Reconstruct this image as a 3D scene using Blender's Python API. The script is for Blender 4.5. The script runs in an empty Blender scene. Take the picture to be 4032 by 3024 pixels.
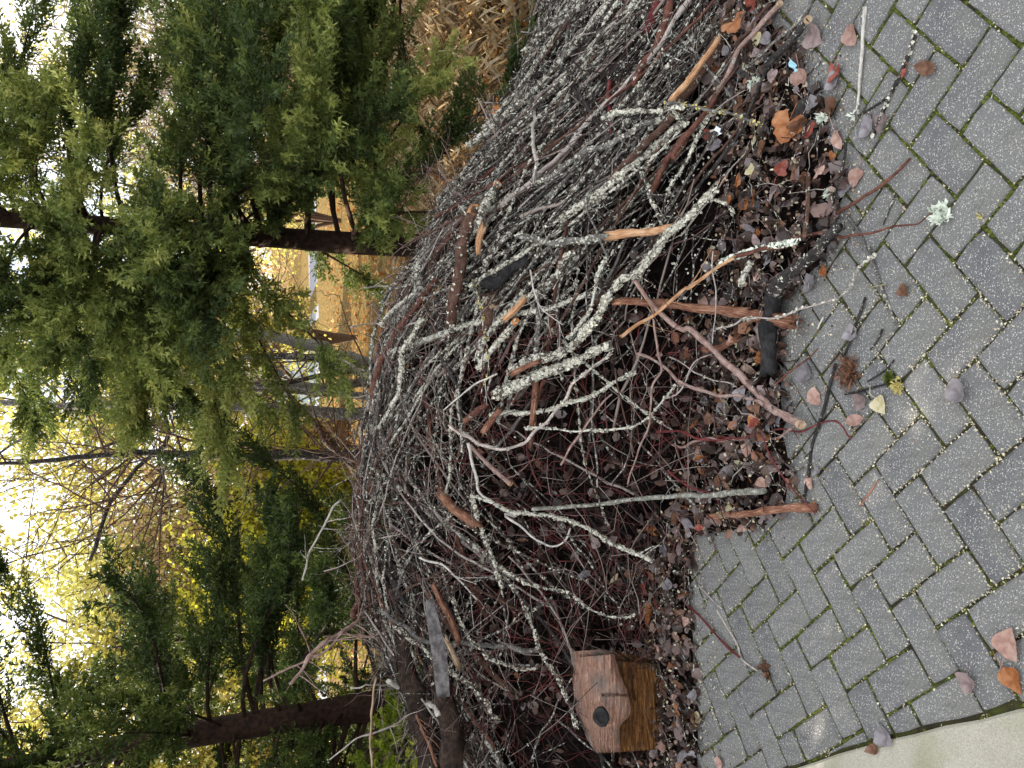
import bpy, math, random
import numpy as np
from mathutils import Vector, Matrix

rng = np.random.default_rng(7)
random.seed(7)
scn = bpy.context.scene
COL = scn.collection

# ------------------------------------------------------------------ camera
PITCH, ROLL, CAMH, FPX = .3074, -.0177, 1.4745, 3030.
_R = np.array([1, 0, 0.])
_F = np.array([0, math.cos(PITCH), -math.sin(PITCH)])
_D = np.array([0, -math.sin(PITCH), -math.cos(PITCH)])
R2 = _R * math.cos(ROLL) - _D * math.sin(ROLL)      # right of the upright view
D2 = _R * math.sin(ROLL) + _D * math.cos(ROLL)      # down of the upright view
CAM = np.array([0, 0, CAMH])
cam_data = bpy.data.cameras.new('camera')
cam_data.sensor_fit = 'HORIZONTAL'
cam_data.sensor_width = 36.0
cam_data.lens = 36.0 * FPX / 4032
cam_data.clip_start = .05
cam_data.clip_end = 600
cam = bpy.data.objects.new('camera', cam_data)
COL.objects.link(cam)
m = Matrix.Identity(4)
for i, v in enumerate((D2, R2, -_F)):               # the phone was held on its side
    for k in range(3):
        m[k][i] = v[k]
m[0][3], m[1][3], m[2][3] = CAM
cam.matrix_world = m
scn.camera = cam

# ------------------------------------------------------------------ sky, sun, exposure
SUN_AZ, SUN_EL = math.radians(-64), math.radians(29)
w = bpy.data.worlds.new('World')
scn.world = w
w.use_nodes = True
wn = w.node_tree
wn.nodes.clear()
sky = wn.nodes.new('ShaderNodeTexSky')
sky.sky_type = 'NISHITA'
sky.sun_disc = False
sky.sun_elevation = SUN_EL
sky.sun_rotation = SUN_AZ
sky.air_density = 1.0
sky.dust_density = 2.5
sky.ozone_density = 1.0
tc = wn.nodes.new('ShaderNodeTexCoord')
cn = wn.nodes.new('ShaderNodeTexNoise')
cn.inputs['Scale'].default_value = 2.2
cn.inputs['Detail'].default_value = 6
cr = wn.nodes.new('ShaderNodeValToRGB')
cr.color_ramp.elements[0].position = .40
cr.color_ramp.elements[0].color = (.35, .35, .35, 1)
cr.color_ramp.elements[1].position = .58
cr.color_ramp.elements[1].color = (.92, .92, .92, 1)
mixc = wn.nodes.new('ShaderNodeMix')
mixc.data_type = 'RGBA'
mixc.inputs[7].default_value = (9.2, 9.2, 9.1, 1)     # thin bright cloud
bg = wn.nodes.new('ShaderNodeBackground')
bg.inputs['Strength'].default_value = .10
wo = wn.nodes.new('ShaderNodeOutputWorld')
L = wn.links.new
L(tc.outputs['Generated'], cn.inputs['Vector'])
L(cn.outputs['Fac'], cr.inputs['Fac'])
L(cr.outputs['Color'], mixc.inputs[0])
L(sky.outputs['Color'], mixc.inputs[6])
L(mixc.outputs[2], bg.inputs['Color'])
L(bg.outputs['Background'], wo.inputs['Surface'])

sd = bpy.data.lights.new('sun', 'SUN')
sd.energy = 4.6
sd.angle = math.radians(.6)
sd.color = (1, .90, .74)
sun = bpy.data.objects.new('sun', sd)
COL.objects.link(sun)
sv = Vector((math.sin(SUN_AZ) * math.cos(SUN_EL), math.cos(SUN_AZ) * math.cos(SUN_EL), math.sin(SUN_EL)))
sun.rotation_euler = sv.to_track_quat('Z', 'Y').to_euler()
sun.location = (-6, 6, 8)

vs = scn.view_settings
scn.display_settings.display_device = 'sRGB'
vs.view_transform = 'Standard'
vs.look = 'None'
vs.exposure = 1.45
vs.gamma = 1
vs.use_curve_mapping = False
scn.cycles.max_bounces = 6
scn.cycles.diffuse_bounces = 3
scn.cycles.glossy_bounces = 2
scn.cycles.transmission_bounces = 3
scn.cycles.transparent_max_bounces = 4
scn.cycles.use_denoising = True
scn.cycles.sample_clamp_indirect = 6

# ------------------------------------------------------------------ photograph pixel -> place
def ray(x, y):
    return _F + R2 * ((1512 - y) / FPX) + D2 * ((x - 2016) / FPX)
def ground(x, y, z=0.):
    r = ray(x, y)
    return CAM + r * ((z - CAMH) / r[2])
def at(x, y, Y):
    r = ray(x, y)
    return CAM + r * (Y / r[1])
ZS = 1400 / 2212.
def zp(c, pts):                                       # reading coordinates of six close-ups
    ox, oy = {1: (0, 0), 2: (0, 1000), 3: (0, 1974), 4: (1300, 0), 5: (1300, 1000), 6: (1300, 1974),
              7: (2632, 0), 8: (2632, 1000), 9: (2632, 1974)}[c]
    return [(ox + ZS * a, oy + ZS * b) for a, b in pts]

# the heap as a height field
_Xb = [-2.6, -1.9, -1.37, -1.14, -.83, -.55, -.47, -.3, 0, .22, .34, .52, .85, 1.14, 1.5, 2.2, 2.9]
_Yb = [2.8, 2.74, 2.74, 2.78, 2.68, 2.58, 2.42, 2.30, 2.26, 2.22, 2.10, 2.05, 2.08, 2.16, 2.28, 2.45, 2.9]
_Xl = [-2.6, -1.9, -1.37, -.83, -.56, -.53, -.47, -.40, -.3, -.01, .22, .28, .34, .52, .70, .85, 1.14, 1.5, 2.2, 2.9]
_Yl = [2.44, 2.44, 2.43, 2.48, 2.46, 2.30, 2.07, 1.93, 1.90, 1.92, 1.95, 1.84, 1.72, 1.66, 1.72, 1.81, 1.97, 2.1, 2.3, 2.6]
def Yl(X): return np.interp(X, _Xl, _Yl)
_Xc = [-2.6, -2.0, -1.49, -.96, -.56, -.17, .22, .62, 1.15, 1.59, 2.2, 2.9]
_Hc = [.25, .60, .84, 1.04, 1.08, 1.02, .95, .80, .45, .25, .15, .05]
_Xp = [-2.6, -1.2, -.5, 0, .35, .7, 1.2, 2]
_Pp = [1.0, 1.25, 1.45, 1.30, 1.15, 1.05, 1.0, 1.0]
def Yb(X): return np.interp(X, _Xb, _Yb)
def Hc(X): return np.interp(X, _Xc, _Hc)
def YCf(X): return np.interp(X, [-2., -.8, .2, 1.2], [3.38, 3.32, 3.08, 2.95])
def Hgt(X, Y):
    yb = Yb(X)
    hc = Hc(X)
    YC = YCf(X)
    t = np.clip((Y - yb) / (YC - yb), 0, 1)
    h = hc * t ** np.interp(X, _Xp, _Pp)
    back = np.clip((Y - YC - .35) / 1.1, 0, 1)
    lit = .035 * np.clip((Y - Yl(X)) / .10, 0, 1) * (1 - back)
    return np.maximum(h * (1 - back * back * (3 - 2 * back)), lit)
def surf(x, y):
    r = ray(x, y)
    Ys = np.arange(1.1, 4.6, .01)
    P = CAM[None] + r[None] * (Ys / r[1])[:, None]
    d = P[:, 2] - Hgt(P[:, 0], P[:, 1])
    k = np.argmax(d < 0)
    if not (d < 0).any():
        k = int(np.argmin(d))
    return Ys[k] / r[1]                                # ray parameter

# ------------------------------------------------------------------ mesh helpers
class MB:
    def __init__(s):
        s.v, s.t, s.q, s.a, s.n = [], [], [], [], 0
    def add(s, v, t=None, q=None, a=0.):
        v = np.asarray(v, float).reshape(-1, 3)
        if t is not None and len(t):
            s.t.append(np.asarray(t, np.int64) + s.n)
        if q is not None and len(q):
            s.q.append(np.asarray(q, np.int64) + s.n)
        a = np.asarray(a, float)
        s.a.append(np.full(len(v), float(a)) if a.ndim == 0 else a)
        s.v.append(v)
        s.n += len(v)
    def mesh(s, name, mat, smooth=True, origin=None, keep_attr=True):
        me = bpy.data.meshes.new(name)
        v = np.concatenate(s.v) if s.v else np.zeros((0, 3))
        if origin is not None:
            v = v - np.asarray(origin)
        t = np.concatenate(s.t) if s.t else np.zeros((0, 3), np.int64)
        q = np.concatenate(s.q) if s.q else np.zeros((0, 4), np.int64)
        nt, nq = len(t), len(q)
        me.vertices.add(len(v))
        me.vertices.foreach_set('co', v.astype(np.float32).ravel())
        me.loops.add(nt * 3 + nq * 4)
        me.loops.foreach_set('vertex_index', np.concatenate([t.ravel(), q.ravel()]).astype(np.int32))
        me.polygons.add(nt + nq)
        st = np.concatenate([np.arange(nt) * 3, nt * 3 + np.arange(nq) * 4]).astype(np.int32)
        me.polygons.foreach_set('loop_start', st)
        try:
            me.polygons.foreach_set('loop_total', np.concatenate([np.full(nt, 3), np.full(nq, 4)]).astype(np.int32))
        except Exception:
            pass
        me.update(calc_edges=True)
        me.polygons.foreach_set('use_smooth', np.full(nt + nq, bool(smooth)))
        if keep_attr:
            at_ = me.attributes.new('tint', 'FLOAT', 'POINT')
            at_.data.foreach_set('value', np.concatenate(s.a).astype(np.float32))
        if mat:
            me.materials.append(M[mat])
        me.validate()
        return me

def link(name, me, parent=None, loc=(0, 0, 0)):
    o = bpy.data.objects.new(name, me)
    COL.objects.link(o)
    o.location = loc
    if parent is not None:
        o.parent = parent
    return o
def tag(o, label=None, cat=None, group=None, kind=None):
    if label: o['label'] = label
    if cat: o['category'] = cat
    if group: o['group'] = group
    if kind: o['kind'] = kind
    return o
def empty(name, loc):
    o = bpy.data.objects.new(name, None)
    COL.objects.link(o)
    o.location = loc
    o.empty_display_size = .05
    return o

def unit(v):
    v = np.asarray(v, float)
    return v / (np.linalg.norm(v, axis=-1, keepdims=True) + 1e-9)
def spline(P, n):
    P = np.asarray(P, float)
    if len(P) == 2:
        return P[0] + (P[1] - P[0]) * np.linspace(0, 1, n)[:, None]
    E = np.vstack([2 * P[0] - P[1], P, 2 * P[-1] - P[-2]])
    d = np.r_[0, np.cumsum(np.linalg.norm(np.diff(P, axis=0), axis=1))]
    s = np.linspace(0, d[-1], n)
    k = np.clip(np.searchsorted(d, s, side='right') - 1, 0, len(P) - 2)
    u = ((s - d[k]) / (d[k + 1] - d[k] + 1e-9))[:, None]
    a, b, c, e = E[k], E[k + 1], E[k + 2], E[k + 3]
    return .5 * (2 * b + (c - a) * u + (2 * a - 5 * b + 4 * c - e) * u * u + (3 * b - a - 3 * c + e) * u ** 3)
def frames(P):
    T = unit(np.gradient(P, axis=0))
    c = P - P.mean(0)
    _, _, vt = np.linalg.svd(c, full_matrices=True)
    N = unit(np.cross(T, vt[2][None]))
    bad = np.linalg.norm(np.cross(T, vt[2][None]), axis=1) < .05
    if bad.any():
        N[bad] = unit(np.cross(T[bad], np.array([[.3, .2, .9]])))
    return T, N, np.cross(T, N)
def tube(P, r, k=6, rough=0., cap=True, g=None, ridge=0., jag=0.):
    """A closed tube along P; r per point."""
    g = g or rng
    P = np.asarray(P, float)
    n = len(P)
    r = np.broadcast_to(np.asarray(r, float), (n,))
    T, N, B = frames(P)
    a = np.arange(k) * 2 * math.pi / k
    rr = r[:, None] * (1 + (g.normal(0, rough, (n, k)) if rough else 0))
    if ridge:
        rd_ = g.normal(0, ridge, k)[None] + np.cumsum(g.normal(0, ridge * .22, (n, k)), 0)
        rr = rr * (1 + np.clip(rd_, -.45, .45))
    V = P[:, None] + rr[..., None] * (np.cos(a)[None, :, None] * N[:, None] + np.sin(a)[None, :, None] * B[:, None])
    if jag:
        V[0] -= T[0] * (g.uniform(0, jag, k) * r[0])[:, None]
        V[-1] += T[-1] * (g.uniform(0, jag, k) * r[-1])[:, None]
    i = np.arange(n - 1)[:, None] * k
    j = np.arange(k)[None]
    j2 = (j + 1) % k
    q = np.stack([i + j, i + j2, i + k + j2, i + k + j], -1).reshape(-1, 4)
    V = V.reshape(-1, 3)
    t = None
    if cap:
        V = np.vstack([V, P[0], P[-1]])
        jj = np.arange(k)
        t = np.concatenate([np.stack([np.full(k, n * k), (jj + 1) % k, jj], 1),
                            np.stack([np.full(k, n * k + 1), (n - 1) * k + jj, (n - 1) * k + (jj + 1) % k], 1)])
    return V, t, q
def box(mb, c, s, R=None, a=0.):
    s = np.asarray(s) / 2
    v = np.array([[x, y, z] for x in (-1, 1) for y in (-1, 1) for z in (-1, 1)], float) * s
    if R is not None:
        v = v @ np.asarray(R).T
    mb.add(v + np.asarray(c), None, [[0, 1, 3, 2], [4, 6, 7, 5], [0, 4, 5, 1], [2, 3, 7, 6], [0, 2, 6, 4], [1, 5, 7, 3]], a)

# ------------------------------------------------------------------ materials
M = {}
class NT:
    def __init__(s, name, rough=.85, spec=.25):
        s.m = bpy.data.materials.new(name)
        s.m.use_nodes = True
        s.t = s.m.node_tree
        s.b = s.t.nodes['Principled BSDF']
        s.b.inputs['Roughness'].default_value = rough
        s.b.inputs['Specular IOR Level'].default_value = spec
        s.tc = s.t.nodes.new('ShaderNodeTexCoord')
        M[name] = s.m
    def L(s, a, b): s.t.links.new(a, b)
    def node(s, kind, **kw):
        n = s.t.nodes.new('ShaderNode' + kind)
        for k, v in kw.items():
            setattr(n, k, v)
        return n
    def vec(s, scale=(1, 1, 1), out='Object'):
        mp = s.node('Mapping')
        mp.inputs['Scale'].default_value = scale
        s.L(s.tc.outputs[out], mp.inputs['Vector'])
        return mp.outputs['Vector']
    def noise(s, scale, detail=3, vec=None, rough=.55, dist=0.):
        n = s.node('TexNoise')
        n.inputs['Scale'].default_value = scale
        n.inputs['Detail'].default_value = detail
        n.inputs['Roughness'].default_value = rough
        n.inputs['Distortion'].default_value = dist
        s.L(vec if vec is not None else s.tc.outputs['Object'], n.inputs['Vector'])
        return n.outputs['Fac']
    def ramp(s, fac, stops, interp='LINEAR'):
        n = s.node('ValToRGB')
        n.color_ramp.interpolation = interp
        e = n.color_ramp.elements
        while len(e) < len(stops):
            e.new(.5)
        for k, (p, c) in enumerate(stops):
            e[k].position = p
            e[k].color = (*c, 1) if not np.isscalar(c) else (c, c, c, 1)
        s.L(fac, n.inputs['Fac'])
        return n.outputs['Color']
    def mix(s, f, a, b, mode='MIX'):
        n = s.node('Mix')
        n.data_type = 'RGBA'
        n.blend_type = mode
        for val, key in ((f, 0), (a, 6), (b, 7)):
            i = n.inputs[key]
            if isinstance(val, (int, float)):
                i.default_value = val
            elif isinstance(val, tuple):
                i.default_value = (*val, 1)
            else:
                s.L(val, i)
        return n.outputs[2]
    def math(s, op, a, b=0.):
        n = s.node('Math', operation=op)
        for k, v in enumerate((a, b)):
            if isinstance(v, (int, float)):
                n.inputs[k].default_value = v
            else:
                s.L(v, n.inputs[k])
        return n.outputs[0]
    def attr(s, name='tint'):
        n = s.node('Attribute')
        n.attribute_name = name
        return n.outputs['Fac']
    def grain(s, scale):
        n = s.node('Attribute')
        n.attribute_name = 'grain'
        mp = s.node('Mapping')
        mp.inputs['Scale'].default_value = scale
        s.L(n.outputs['Vector'], mp.inputs['Vector'])
        return mp.outputs['Vector']
    def rand(s):
        return s.node('ObjectInfo').outputs['Random']
    def bump(s, h, strength=.5, dist=.005):
        n = s.node('Bump')
        n.inputs['Strength'].default_value = strength
        n.inputs['Distance'].default_value = dist
        s.L(h, n.inputs['Height'])
        s.L(n.outputs['Normal'], s.b.inputs['Normal'])
    def color(s, c):
        if isinstance(c, tuple):
            s.b.inputs['Base Color'].default_value = (*c, 1)
        else:
            s.L(c, s.b.inputs['Base Color'])
    def translucent(s, c, f=.4):
        """adds light passing through a thin leaf"""
        tr = s.node('BsdfTranslucent')
        if isinstance(c, tuple):
            tr.inputs['Color'].default_value = (*c, 1)
        else:
            s.L(c, tr.inputs['Color'])
        mx = s.node('MixShader')
        mx.inputs['Fac'].default_value = f
        s.L(s.b.outputs[0], mx.inputs[1])
        s.L(tr.outputs[0], mx.inputs[2])
        s.L(mx.outputs[0], s.t.nodes['Material Output'].inputs['Surface'])

def bark(name, c1, c2, lichen=None, amt=.5, sc=55, rough=.85):
    n = NT(name, rough)
    base = n.mix(n.ramp(n.noise(38, 4), [(.38, 0.), (.62, 1.)]), c1, c2)
    fine = n.noise(1, 4, n.grain((330, 330, 60)), .65)
    base = n.mix(.7, base, n.ramp(fine, [(.3, .25), (.5, .9), (.7, 1.5)]), 'MULTIPLY')
    h = fine
    if lichen:
        ln = n.noise(sc, 5, rough=.7)
        ln = n.math('ADD', ln, n.math('MULTIPLY', n.math('SUBTRACT', n.noise(sc * 4.5, 3), .5), .45))
        sh = n.math('ADD', ln, n.math('MULTIPLY', n.math('SUBTRACT', n.rand(), .5), .10))
        th = .5 + (.5 - amt) * .36
        f = n.ramp(sh, [(th - .012, 0.), (th + .03, 1.)])
        lc = n.mix(n.ramp(n.noise(300, 3), [(.3, 0.), (.7, 1.)]), tuple(.50 * x for x in lichen), tuple(min(.85, 1.2 * x) for x in lichen))
        base = n.mix(f, base, lc)
        h = n.mix(.5, fine, f)
    n.color(base)
    n.bump(h, .9, .005)
LICH = (.56, .545, .48)
bark('bark_lichen', (.040, .032, .028), (.095, .076, .066), LICH, .44)
bark('bark_lichen_heavy', (.060, .050, .042), (.14, .12, .10), (.70, .685, .60), .57, 52)
bark('bark_grey', (.075, .070, .066), (.17, .16, .15), LICH, .34)
bark('bark_greygreen', (.15, .15, .125), (.25, .25, .215), LICH, .30, 80)
bark('bark_brown', (.055, .028, .020), (.125, .068, .050), LICH, .16)
bark('bark_redbrown', (.085, .030, .022), (.16, .070, .050), LICH, .08)
bark('bark_dark', (.018, .016, .016), (.048, .042, .040), LICH, .22)
bark('bark_charred', (.012, .012, .013), (.035, .034, .036))
bark('bark_pale', (.36, .30, .27), (.52, .46, .43), (.62, .62, .58), .3, 90)
bark('bark_pink', (.24, .15, .13), (.38, .27, .24), LICH, .15)
bark('bark_red', (.11, .018, .022), (.19, .045, .045))
bark('bark_weathered', (.060, .054, .056), (.16, .15, .15), (.36, .35, .33), .22)
bark('bark_rotten', (.018, .012, .010), (.060, .038, .028))
bark('bark_white', (.50, .47, .43), (.68, .65, .61))
bark('bark_conifer', (.022, .013, .010), (.062, .032, .022))

def wood(name, c1, c2, c3):
    n = NT(name, .7)
    f = n.noise(1, 5, n.grain((420, 420, 22)), .65, .6)
    f2 = n.noise(26, 3)
    c = n.ramp(n.math('ADD', f, n.math('MULTIPLY', n.math('SUBTRACT', f2, .5), .5)), [(.28, c1), (.50, c2), (.72, c3)])
    n.color(c)
    n.bump(f, .9, .006)
wood('wood_orange', (.20, .085, .040), (.52, .28, .14), (.72, .53, .37))
wood('wood_cut', (.38, .13, .035), (.58, .23, .07), (.70, .36, .16))
wood('wood_red', (.08, .030, .020), (.24, .105, .064), (.48, .29, .20))
wood('wood_pale', (.20, .12, .07), (.42, .30, .20), (.60, .48, .36))

n = NT('twig_mass', .85)
tint = n.attr()
c = n.ramp(tint, [(0., (.009, .007, .006)), (.22, (.026, .017, .015)), (.42, (.050, .036, .031)), (.60, (.115, .10, .09)),
                  (.74, (.115, .026, .026)), (.84, (.24, .195, .175)), (1., (.42, .38, .34))])
ln = n.noise(70, 4, rough=.6)
f = n.ramp(ln, [(.54, 0.), (.585, 1.)])
f2 = n.math('MULTIPLY', f, n.math('LESS_THAN', n.math('ABSOLUTE', n.math('SUBTRACT', tint, .5)), .16))
n.color(n.mix(f2, c, (.52, .54, .48)))
n.bump(n.noise(300, 2), .4, .002)

n = NT('lichen', .95, .1)
n.color(n.mix(n.ramp(n.noise(160, 3), [(.35, 0.), (.65, 1.)]), (.26, .25, .20), (.74, .725, .63)))
n = NT('lichen_yellow', .95, .1)
n.color(n.mix(n.noise(150, 3), (.45, .36, .06), (.60, .55, .28)))
n = NT('lichen_pale', .95, .1)
n.color(n.mix(n.noise(150, 3), (.62, .68, .58), (.80, .84, .76)))

n = NT('paver_concrete', .9, .2)
rnd = n.rand()
big = n.noise(9, 3)
base = n.mix(n.ramp(big, [(.35, 0.), (.65, 1.)]), (.118, .119, .125), (.180, .180, .183))
base = n.mix(n.math('MULTIPLY', rnd, .8), base, (.205, .205, .200))
grit = n.noise(420, 2)
base = n.mix(.8, base, n.ramp(grit, [(.30, .35), (.52, .95), (.72, 1.45)]), 'MULTIPLY')
vo = n.node('TexVoronoi')
vo.inputs['Scale'].default_value = 300
vo.inputs['Randomness'].default_value = 1
n.L(n.tc.outputs['Object'], vo.inputs['Vector'])
sel = n.node('SeparateColor')
n.L(vo.outputs['Color'], sel.inputs['Color'])
chip = n.math('MULTIPLY', n.math('LESS_THAN', vo.outputs['Distance'], .40), n.math('GREATER_THAN', sel.outputs[0], .70))
base = n.mix(chip, base, n.mix(sel.outputs[1], (.28, .275, .26), (.62, .60, .56)))
alg = n.ramp(n.noise(5, 4), [(.50, 0.), (.70, .25)])
base = n.mix(alg, base, (.115, .118, .070))
stain = n.ramp(n.noise(16, 4, rough=.7), [(.56, 0.), (.74, .5)])
base = n.mix(stain, base, (.055, .055, .05))
n.color(base)
n.bump(n.mix(.5, grit, n.noise(900, 1)), .5, .002)

n = NT('joint_bed', .95, .1)
f = n.noise(14, 5, rough=.6)
c = n.ramp(f, [(.3, (.030, .026, .018)), (.47, (.050, .046, .026)), (.60, (.066, .074, .022)), (.74, (.090, .105, .025))])
n.color(c)
n.bump(n.noise(260, 3), 1., .006)
n = NT('moss', .95, .1)
n.color(n.ramp(n.noise(45, 4), [(.3, (.030, .040, .008)), (.5, (.075, .095, .016)), (.7, (.15, .17, .035))]))
n = NT('slab_concrete', .9, .2)
f = n.noise(7, 5)
c = n.mix(f, (.33, .31, .25), (.46, .44, .37))
c = n.mix(.6, c, n.ramp(n.noise(330, 3), [(.3, .5), (.7, 1.3)]), 'MULTIPLY')
alg = n.ramp(n.noise(4.5, 4), [(.5, 0.), (.7, .55)])
n.color(n.mix(alg, c, (.21, .21, .11)))
n.bump(n.noise(330, 3), .4, .002)

n = NT('soil', .95, .1)
gy = n.node('SeparateXYZ')
n.L(n.tc.outputs['Object'], gy.inputs[0])
far = n.math('ADD', n.math('MULTIPLY', n.math('SUBTRACT', gy.outputs[1], 6.0), .35), n.math('MULTIPLY', n.noise(1.4, 3), 1.2))
farf = n.ramp(far, [(.45, 0.), (1., 1.)])
near = n.ramp(n.noise(22, 5), [(.3, (.016, .011, .008)), (.55, (.050, .030, .020)), (.75, (.10, .062, .042))])
lawn = n.ramp(n.noise(9, 9, rough=.8), [(.32, (.055, .07, .016)), (.46, (.12, .09, .03)), (.58, (.28, .17, .055)), (.75, (.42, .30, .12))])
n.color(n.mix(farf, near, lawn))
n.bump(n.noise(60, 5), 1., .03)
n = NT('road_surface', .8, .3)
n.color(n.mix(n.noise(3, 4), (.20, .205, .23), (.28, .285, .32)))
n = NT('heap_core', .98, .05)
n.color(n.ramp(n.noise(26, 5, rough=.65), [(.3, (.004, .003, .003)), (.5, (.010, .007, .006)), (.70, (.035, .021, .017))]))  # near-black colour stands for the shade between the sticks
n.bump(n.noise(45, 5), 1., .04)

def leafmat(name, cols, tr=.25, rough=.48):
    n = NT(name, rough, .35)
    f = n.noise(70, 4)
    c = n.ramp(f, [(.3, cols[0]), (.5, cols[1]), (.72, cols[2])])
    c = n.mix(n.math('MULTIPLY', n.rand(), .45), c, tuple(.6 * x for x in cols[0]))
    n.color(c)
    n.bump(n.noise(160, 3), .35, .002)
    if tr:
        n.translucent(c, tr)
LEAFM = {
    'mauve': ('leaf_mauve', [(.15, .105, .105), (.25, .185, .18), (.36, .28, .27)]),
    'grey': ('leaf_grey', [(.14, .125, .135), (.24, .22, .24), (.36, .34, .36)]),
    'pink': ('leaf_pink', [(.28, .15, .12), (.44, .27, .22), (.56, .40, .35)]),
    'brown': ('leaf_brown', [(.075, .032, .018), (.16, .075, .042), (.26, .14, .09)]),
    'orange': ('leaf_orange', [(.20, .06, .016), (.36, .13, .04), (.50, .25, .12)]),
    'dark': ('leaf_dark', [(.020, .014, .012), (.050, .034, .028), (.10, .07, .06)]),
    'cream': ('leaf_cream', [(.40, .33, .16), (.58, .52, .32), (.68, .63, .48)]),
    'red': ('leaf_red', [(.15, .028, .02), (.28, .065, .045), (.38, .14, .10)])}
for k_, (nm, cs) in LEAFM.items():
    leafmat(nm, cs, .18)
n = NT('leaf_mass', .45, .5)
c = n.ramp(n.attr(), [(0., (.012, .008, .007)), (.22, (.040, .022, .016)), (.42, (.095, .055, .042)), (.60, (.17, .12, .11)), (.72, (.20, .17, .175)), (.82, (.24, .09, .035)), (.92, (.33, .23, .19)), (1., (.52, .46, .32))], 'LINEAR')
n.color(n.mix(.4, c, n.ramp(n.noise(120, 3), [(.3, .4), (.7, 1.3)]), 'MULTIPLY'))
n.translucent(c, .15)
n = NT('crumb_mass', .9, .1)
n.color(n.ramp(n.attr(), [(0., (.05, .03, .02)), (.35, (.20, .13, .09)), (.6, (.42, .36, .25)), (1., (.66, .62, .48))]))
n = NT('lawn_leaf', .7, .2)
c = n.ramp(n.attr(), [(0., (.14, .06, .02)), (.4, (.38, .15, .035)), (.7, (.52, .26, .08)), (1., (.62, .44, .18))])
n.color(c)
n.translucent(c, .3)
n = NT('straw', .8, .2)
c = n.ramp(n.attr(), [(0., (.10, .065, .035)), (.4, (.28, .18, .085)), (.75, (.44, .34, .20)), (1., (.60, .52, .38))])
n.color(c)
n.translucent(c, .2)

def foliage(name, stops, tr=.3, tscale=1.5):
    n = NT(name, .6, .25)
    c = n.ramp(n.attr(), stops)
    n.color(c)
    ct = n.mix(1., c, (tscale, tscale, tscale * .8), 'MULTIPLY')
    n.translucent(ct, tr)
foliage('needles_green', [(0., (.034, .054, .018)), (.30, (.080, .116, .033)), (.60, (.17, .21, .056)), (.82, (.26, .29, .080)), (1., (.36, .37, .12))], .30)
foliage('needles_olive', [(0., (.026, .045, .013)), (.35, (.058, .090, .021)), (.65, (.115, .150, .034)), (1., (.23, .25, .060))], .22)
foliage('needles_gold', [(0., (.12, .17, .02)), (.5, (.26, .32, .035)), (1., (.42, .46, .06))], .4)
foliage('leaves_yellow', [(0., (.26, .21, .06)), (.35, (.46, .42, .11)), (.7, (.62, .58, .19)), (1., (.70, .68, .34))], .5, 1.15)
foliage('leaves_lime', [(0., (.28, .28, .03)), (.5, (.50, .48, .05)), (1., (.66, .62, .13))], .5, 1.25)
foliage('leaves_tan', [(0., (.16, .085, .05)), (.5, (.34, .20, .11)), (1., (.50, .36, .22))], .35)

def flat(name, c, rough=.8, noise=.12, sc=8):
    n = NT(name, rough)
    n.color(n.mix(n.noise(sc, 4), tuple(x * (1 - noise) for x in c), tuple(min(.9, x * (1 + noise)) for x in c)))
flat('house_wall', (.16, .085, .05))
flat('house_white', (.78, .77, .74))
flat('house_blue', (.42, .50, .52))
flat('house_roof', (.08, .075, .075))
flat('window_glass', (.05, .06, .07), .1)
flat('stone_grey', (.27, .27, .28), .85, .3, 12)
flat('paper_blue', (.30, .52, .62), .5)
flat('paper_white', (.66, .72, .80), .5)
flat('stem_beige', (.30, .235, .185), .85, .35, 30)
flat('stem_brown', (.10, .065, .05), .85, .35, 30)

# ------------------------------------------------------------------ ground, paving, slab
mb = MB()
gx = np.r_[-160, -60, -25, np.linspace(-8, 8, 33), 25, 60, 160]
gyv = np.r_[-40, -10, np.linspace(-2, 12, 29), 20, 40, 90, 220]
GX, GY = np.meshgrid(gx, gyv)
GZ = -.03 + np.where((GY > 4.6) & (abs(GX) < 30), rng.normal(0, .02, GX.shape), 0)
nx, ny = len(gx), len(gyv)
ii = (np.arange(ny - 1)[:, None] * nx + np.arange(nx - 1)[None]).ravel()
mb.add(np.stack([GX, GY, GZ], -1).reshape(-1, 3), None, np.stack([ii, ii + 1, ii + nx + 1, ii + nx], 1))
tag(link('ground', mb.mesh('ground', 'soil')), kind='structure')

GA, GOX, GOY = -.861, -.5784, 1.5571
gc, gs = math.cos(GA), math.sin(GA)
def lat(i, j):
    return np.array([GOX + .1 * (i * gc + j * gs), GOY + .1 * (i * gs - j * gc)])
# the slab's curved edge
edge_px = zp(9, [(420, 1760), (820, 1655), (1000, 1595), (1250, 1515), (1500, 1455), (1700, 1405), (1950, 1350), (2212, 1290), (2500, 1230)])
edge = np.array([ground(*p)[:2] for p in edge_px])
edge = edge[np.argsort(edge[:, 1])[::-1]]
e_out = [edge[0] + (edge[0] - edge[1]) / np.linalg.norm(edge[0] - edge[1]) * 1.2]
e_in = [edge[-1] + (edge[-1] - edge[-2]) / np.linalg.norm(edge[-1] - edge[-2]) * .5]
edge = np.vstack([e_out, edge, e_in])
edge = spline(edge, 30)
def clip_poly(poly, p0, nrm):
    out = []
    for a, b in zip(poly, poly[1:] + poly[:1]):
        da, db = (a - p0) @ nrm, (b - p0) @ nrm
        if da >= 0: out.append(a)
        if da * db < 0: out.append(a + (b - a) * da / (da - db))
    return out
def area(poly):
    p = np.array(poly)
    x, y = p[:, 0], p[:, 1]
    return .5 * abs(np.dot(x, np.roll(y, -1)) - np.dot(y, np.roll(x, -1)))

pav = MB()
pp = np.array([[-2.4, -.6], [2.6, -.6], [2.6, 2.75], [-2.4, 2.75]])
pav.add(np.c_[pp, np.full(4, -.0085)], None, [[0, 1, 2, 3]])
pavement = tag(link('pavement', pav.mesh('pavement', 'joint_bed')), kind='structure')

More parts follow.
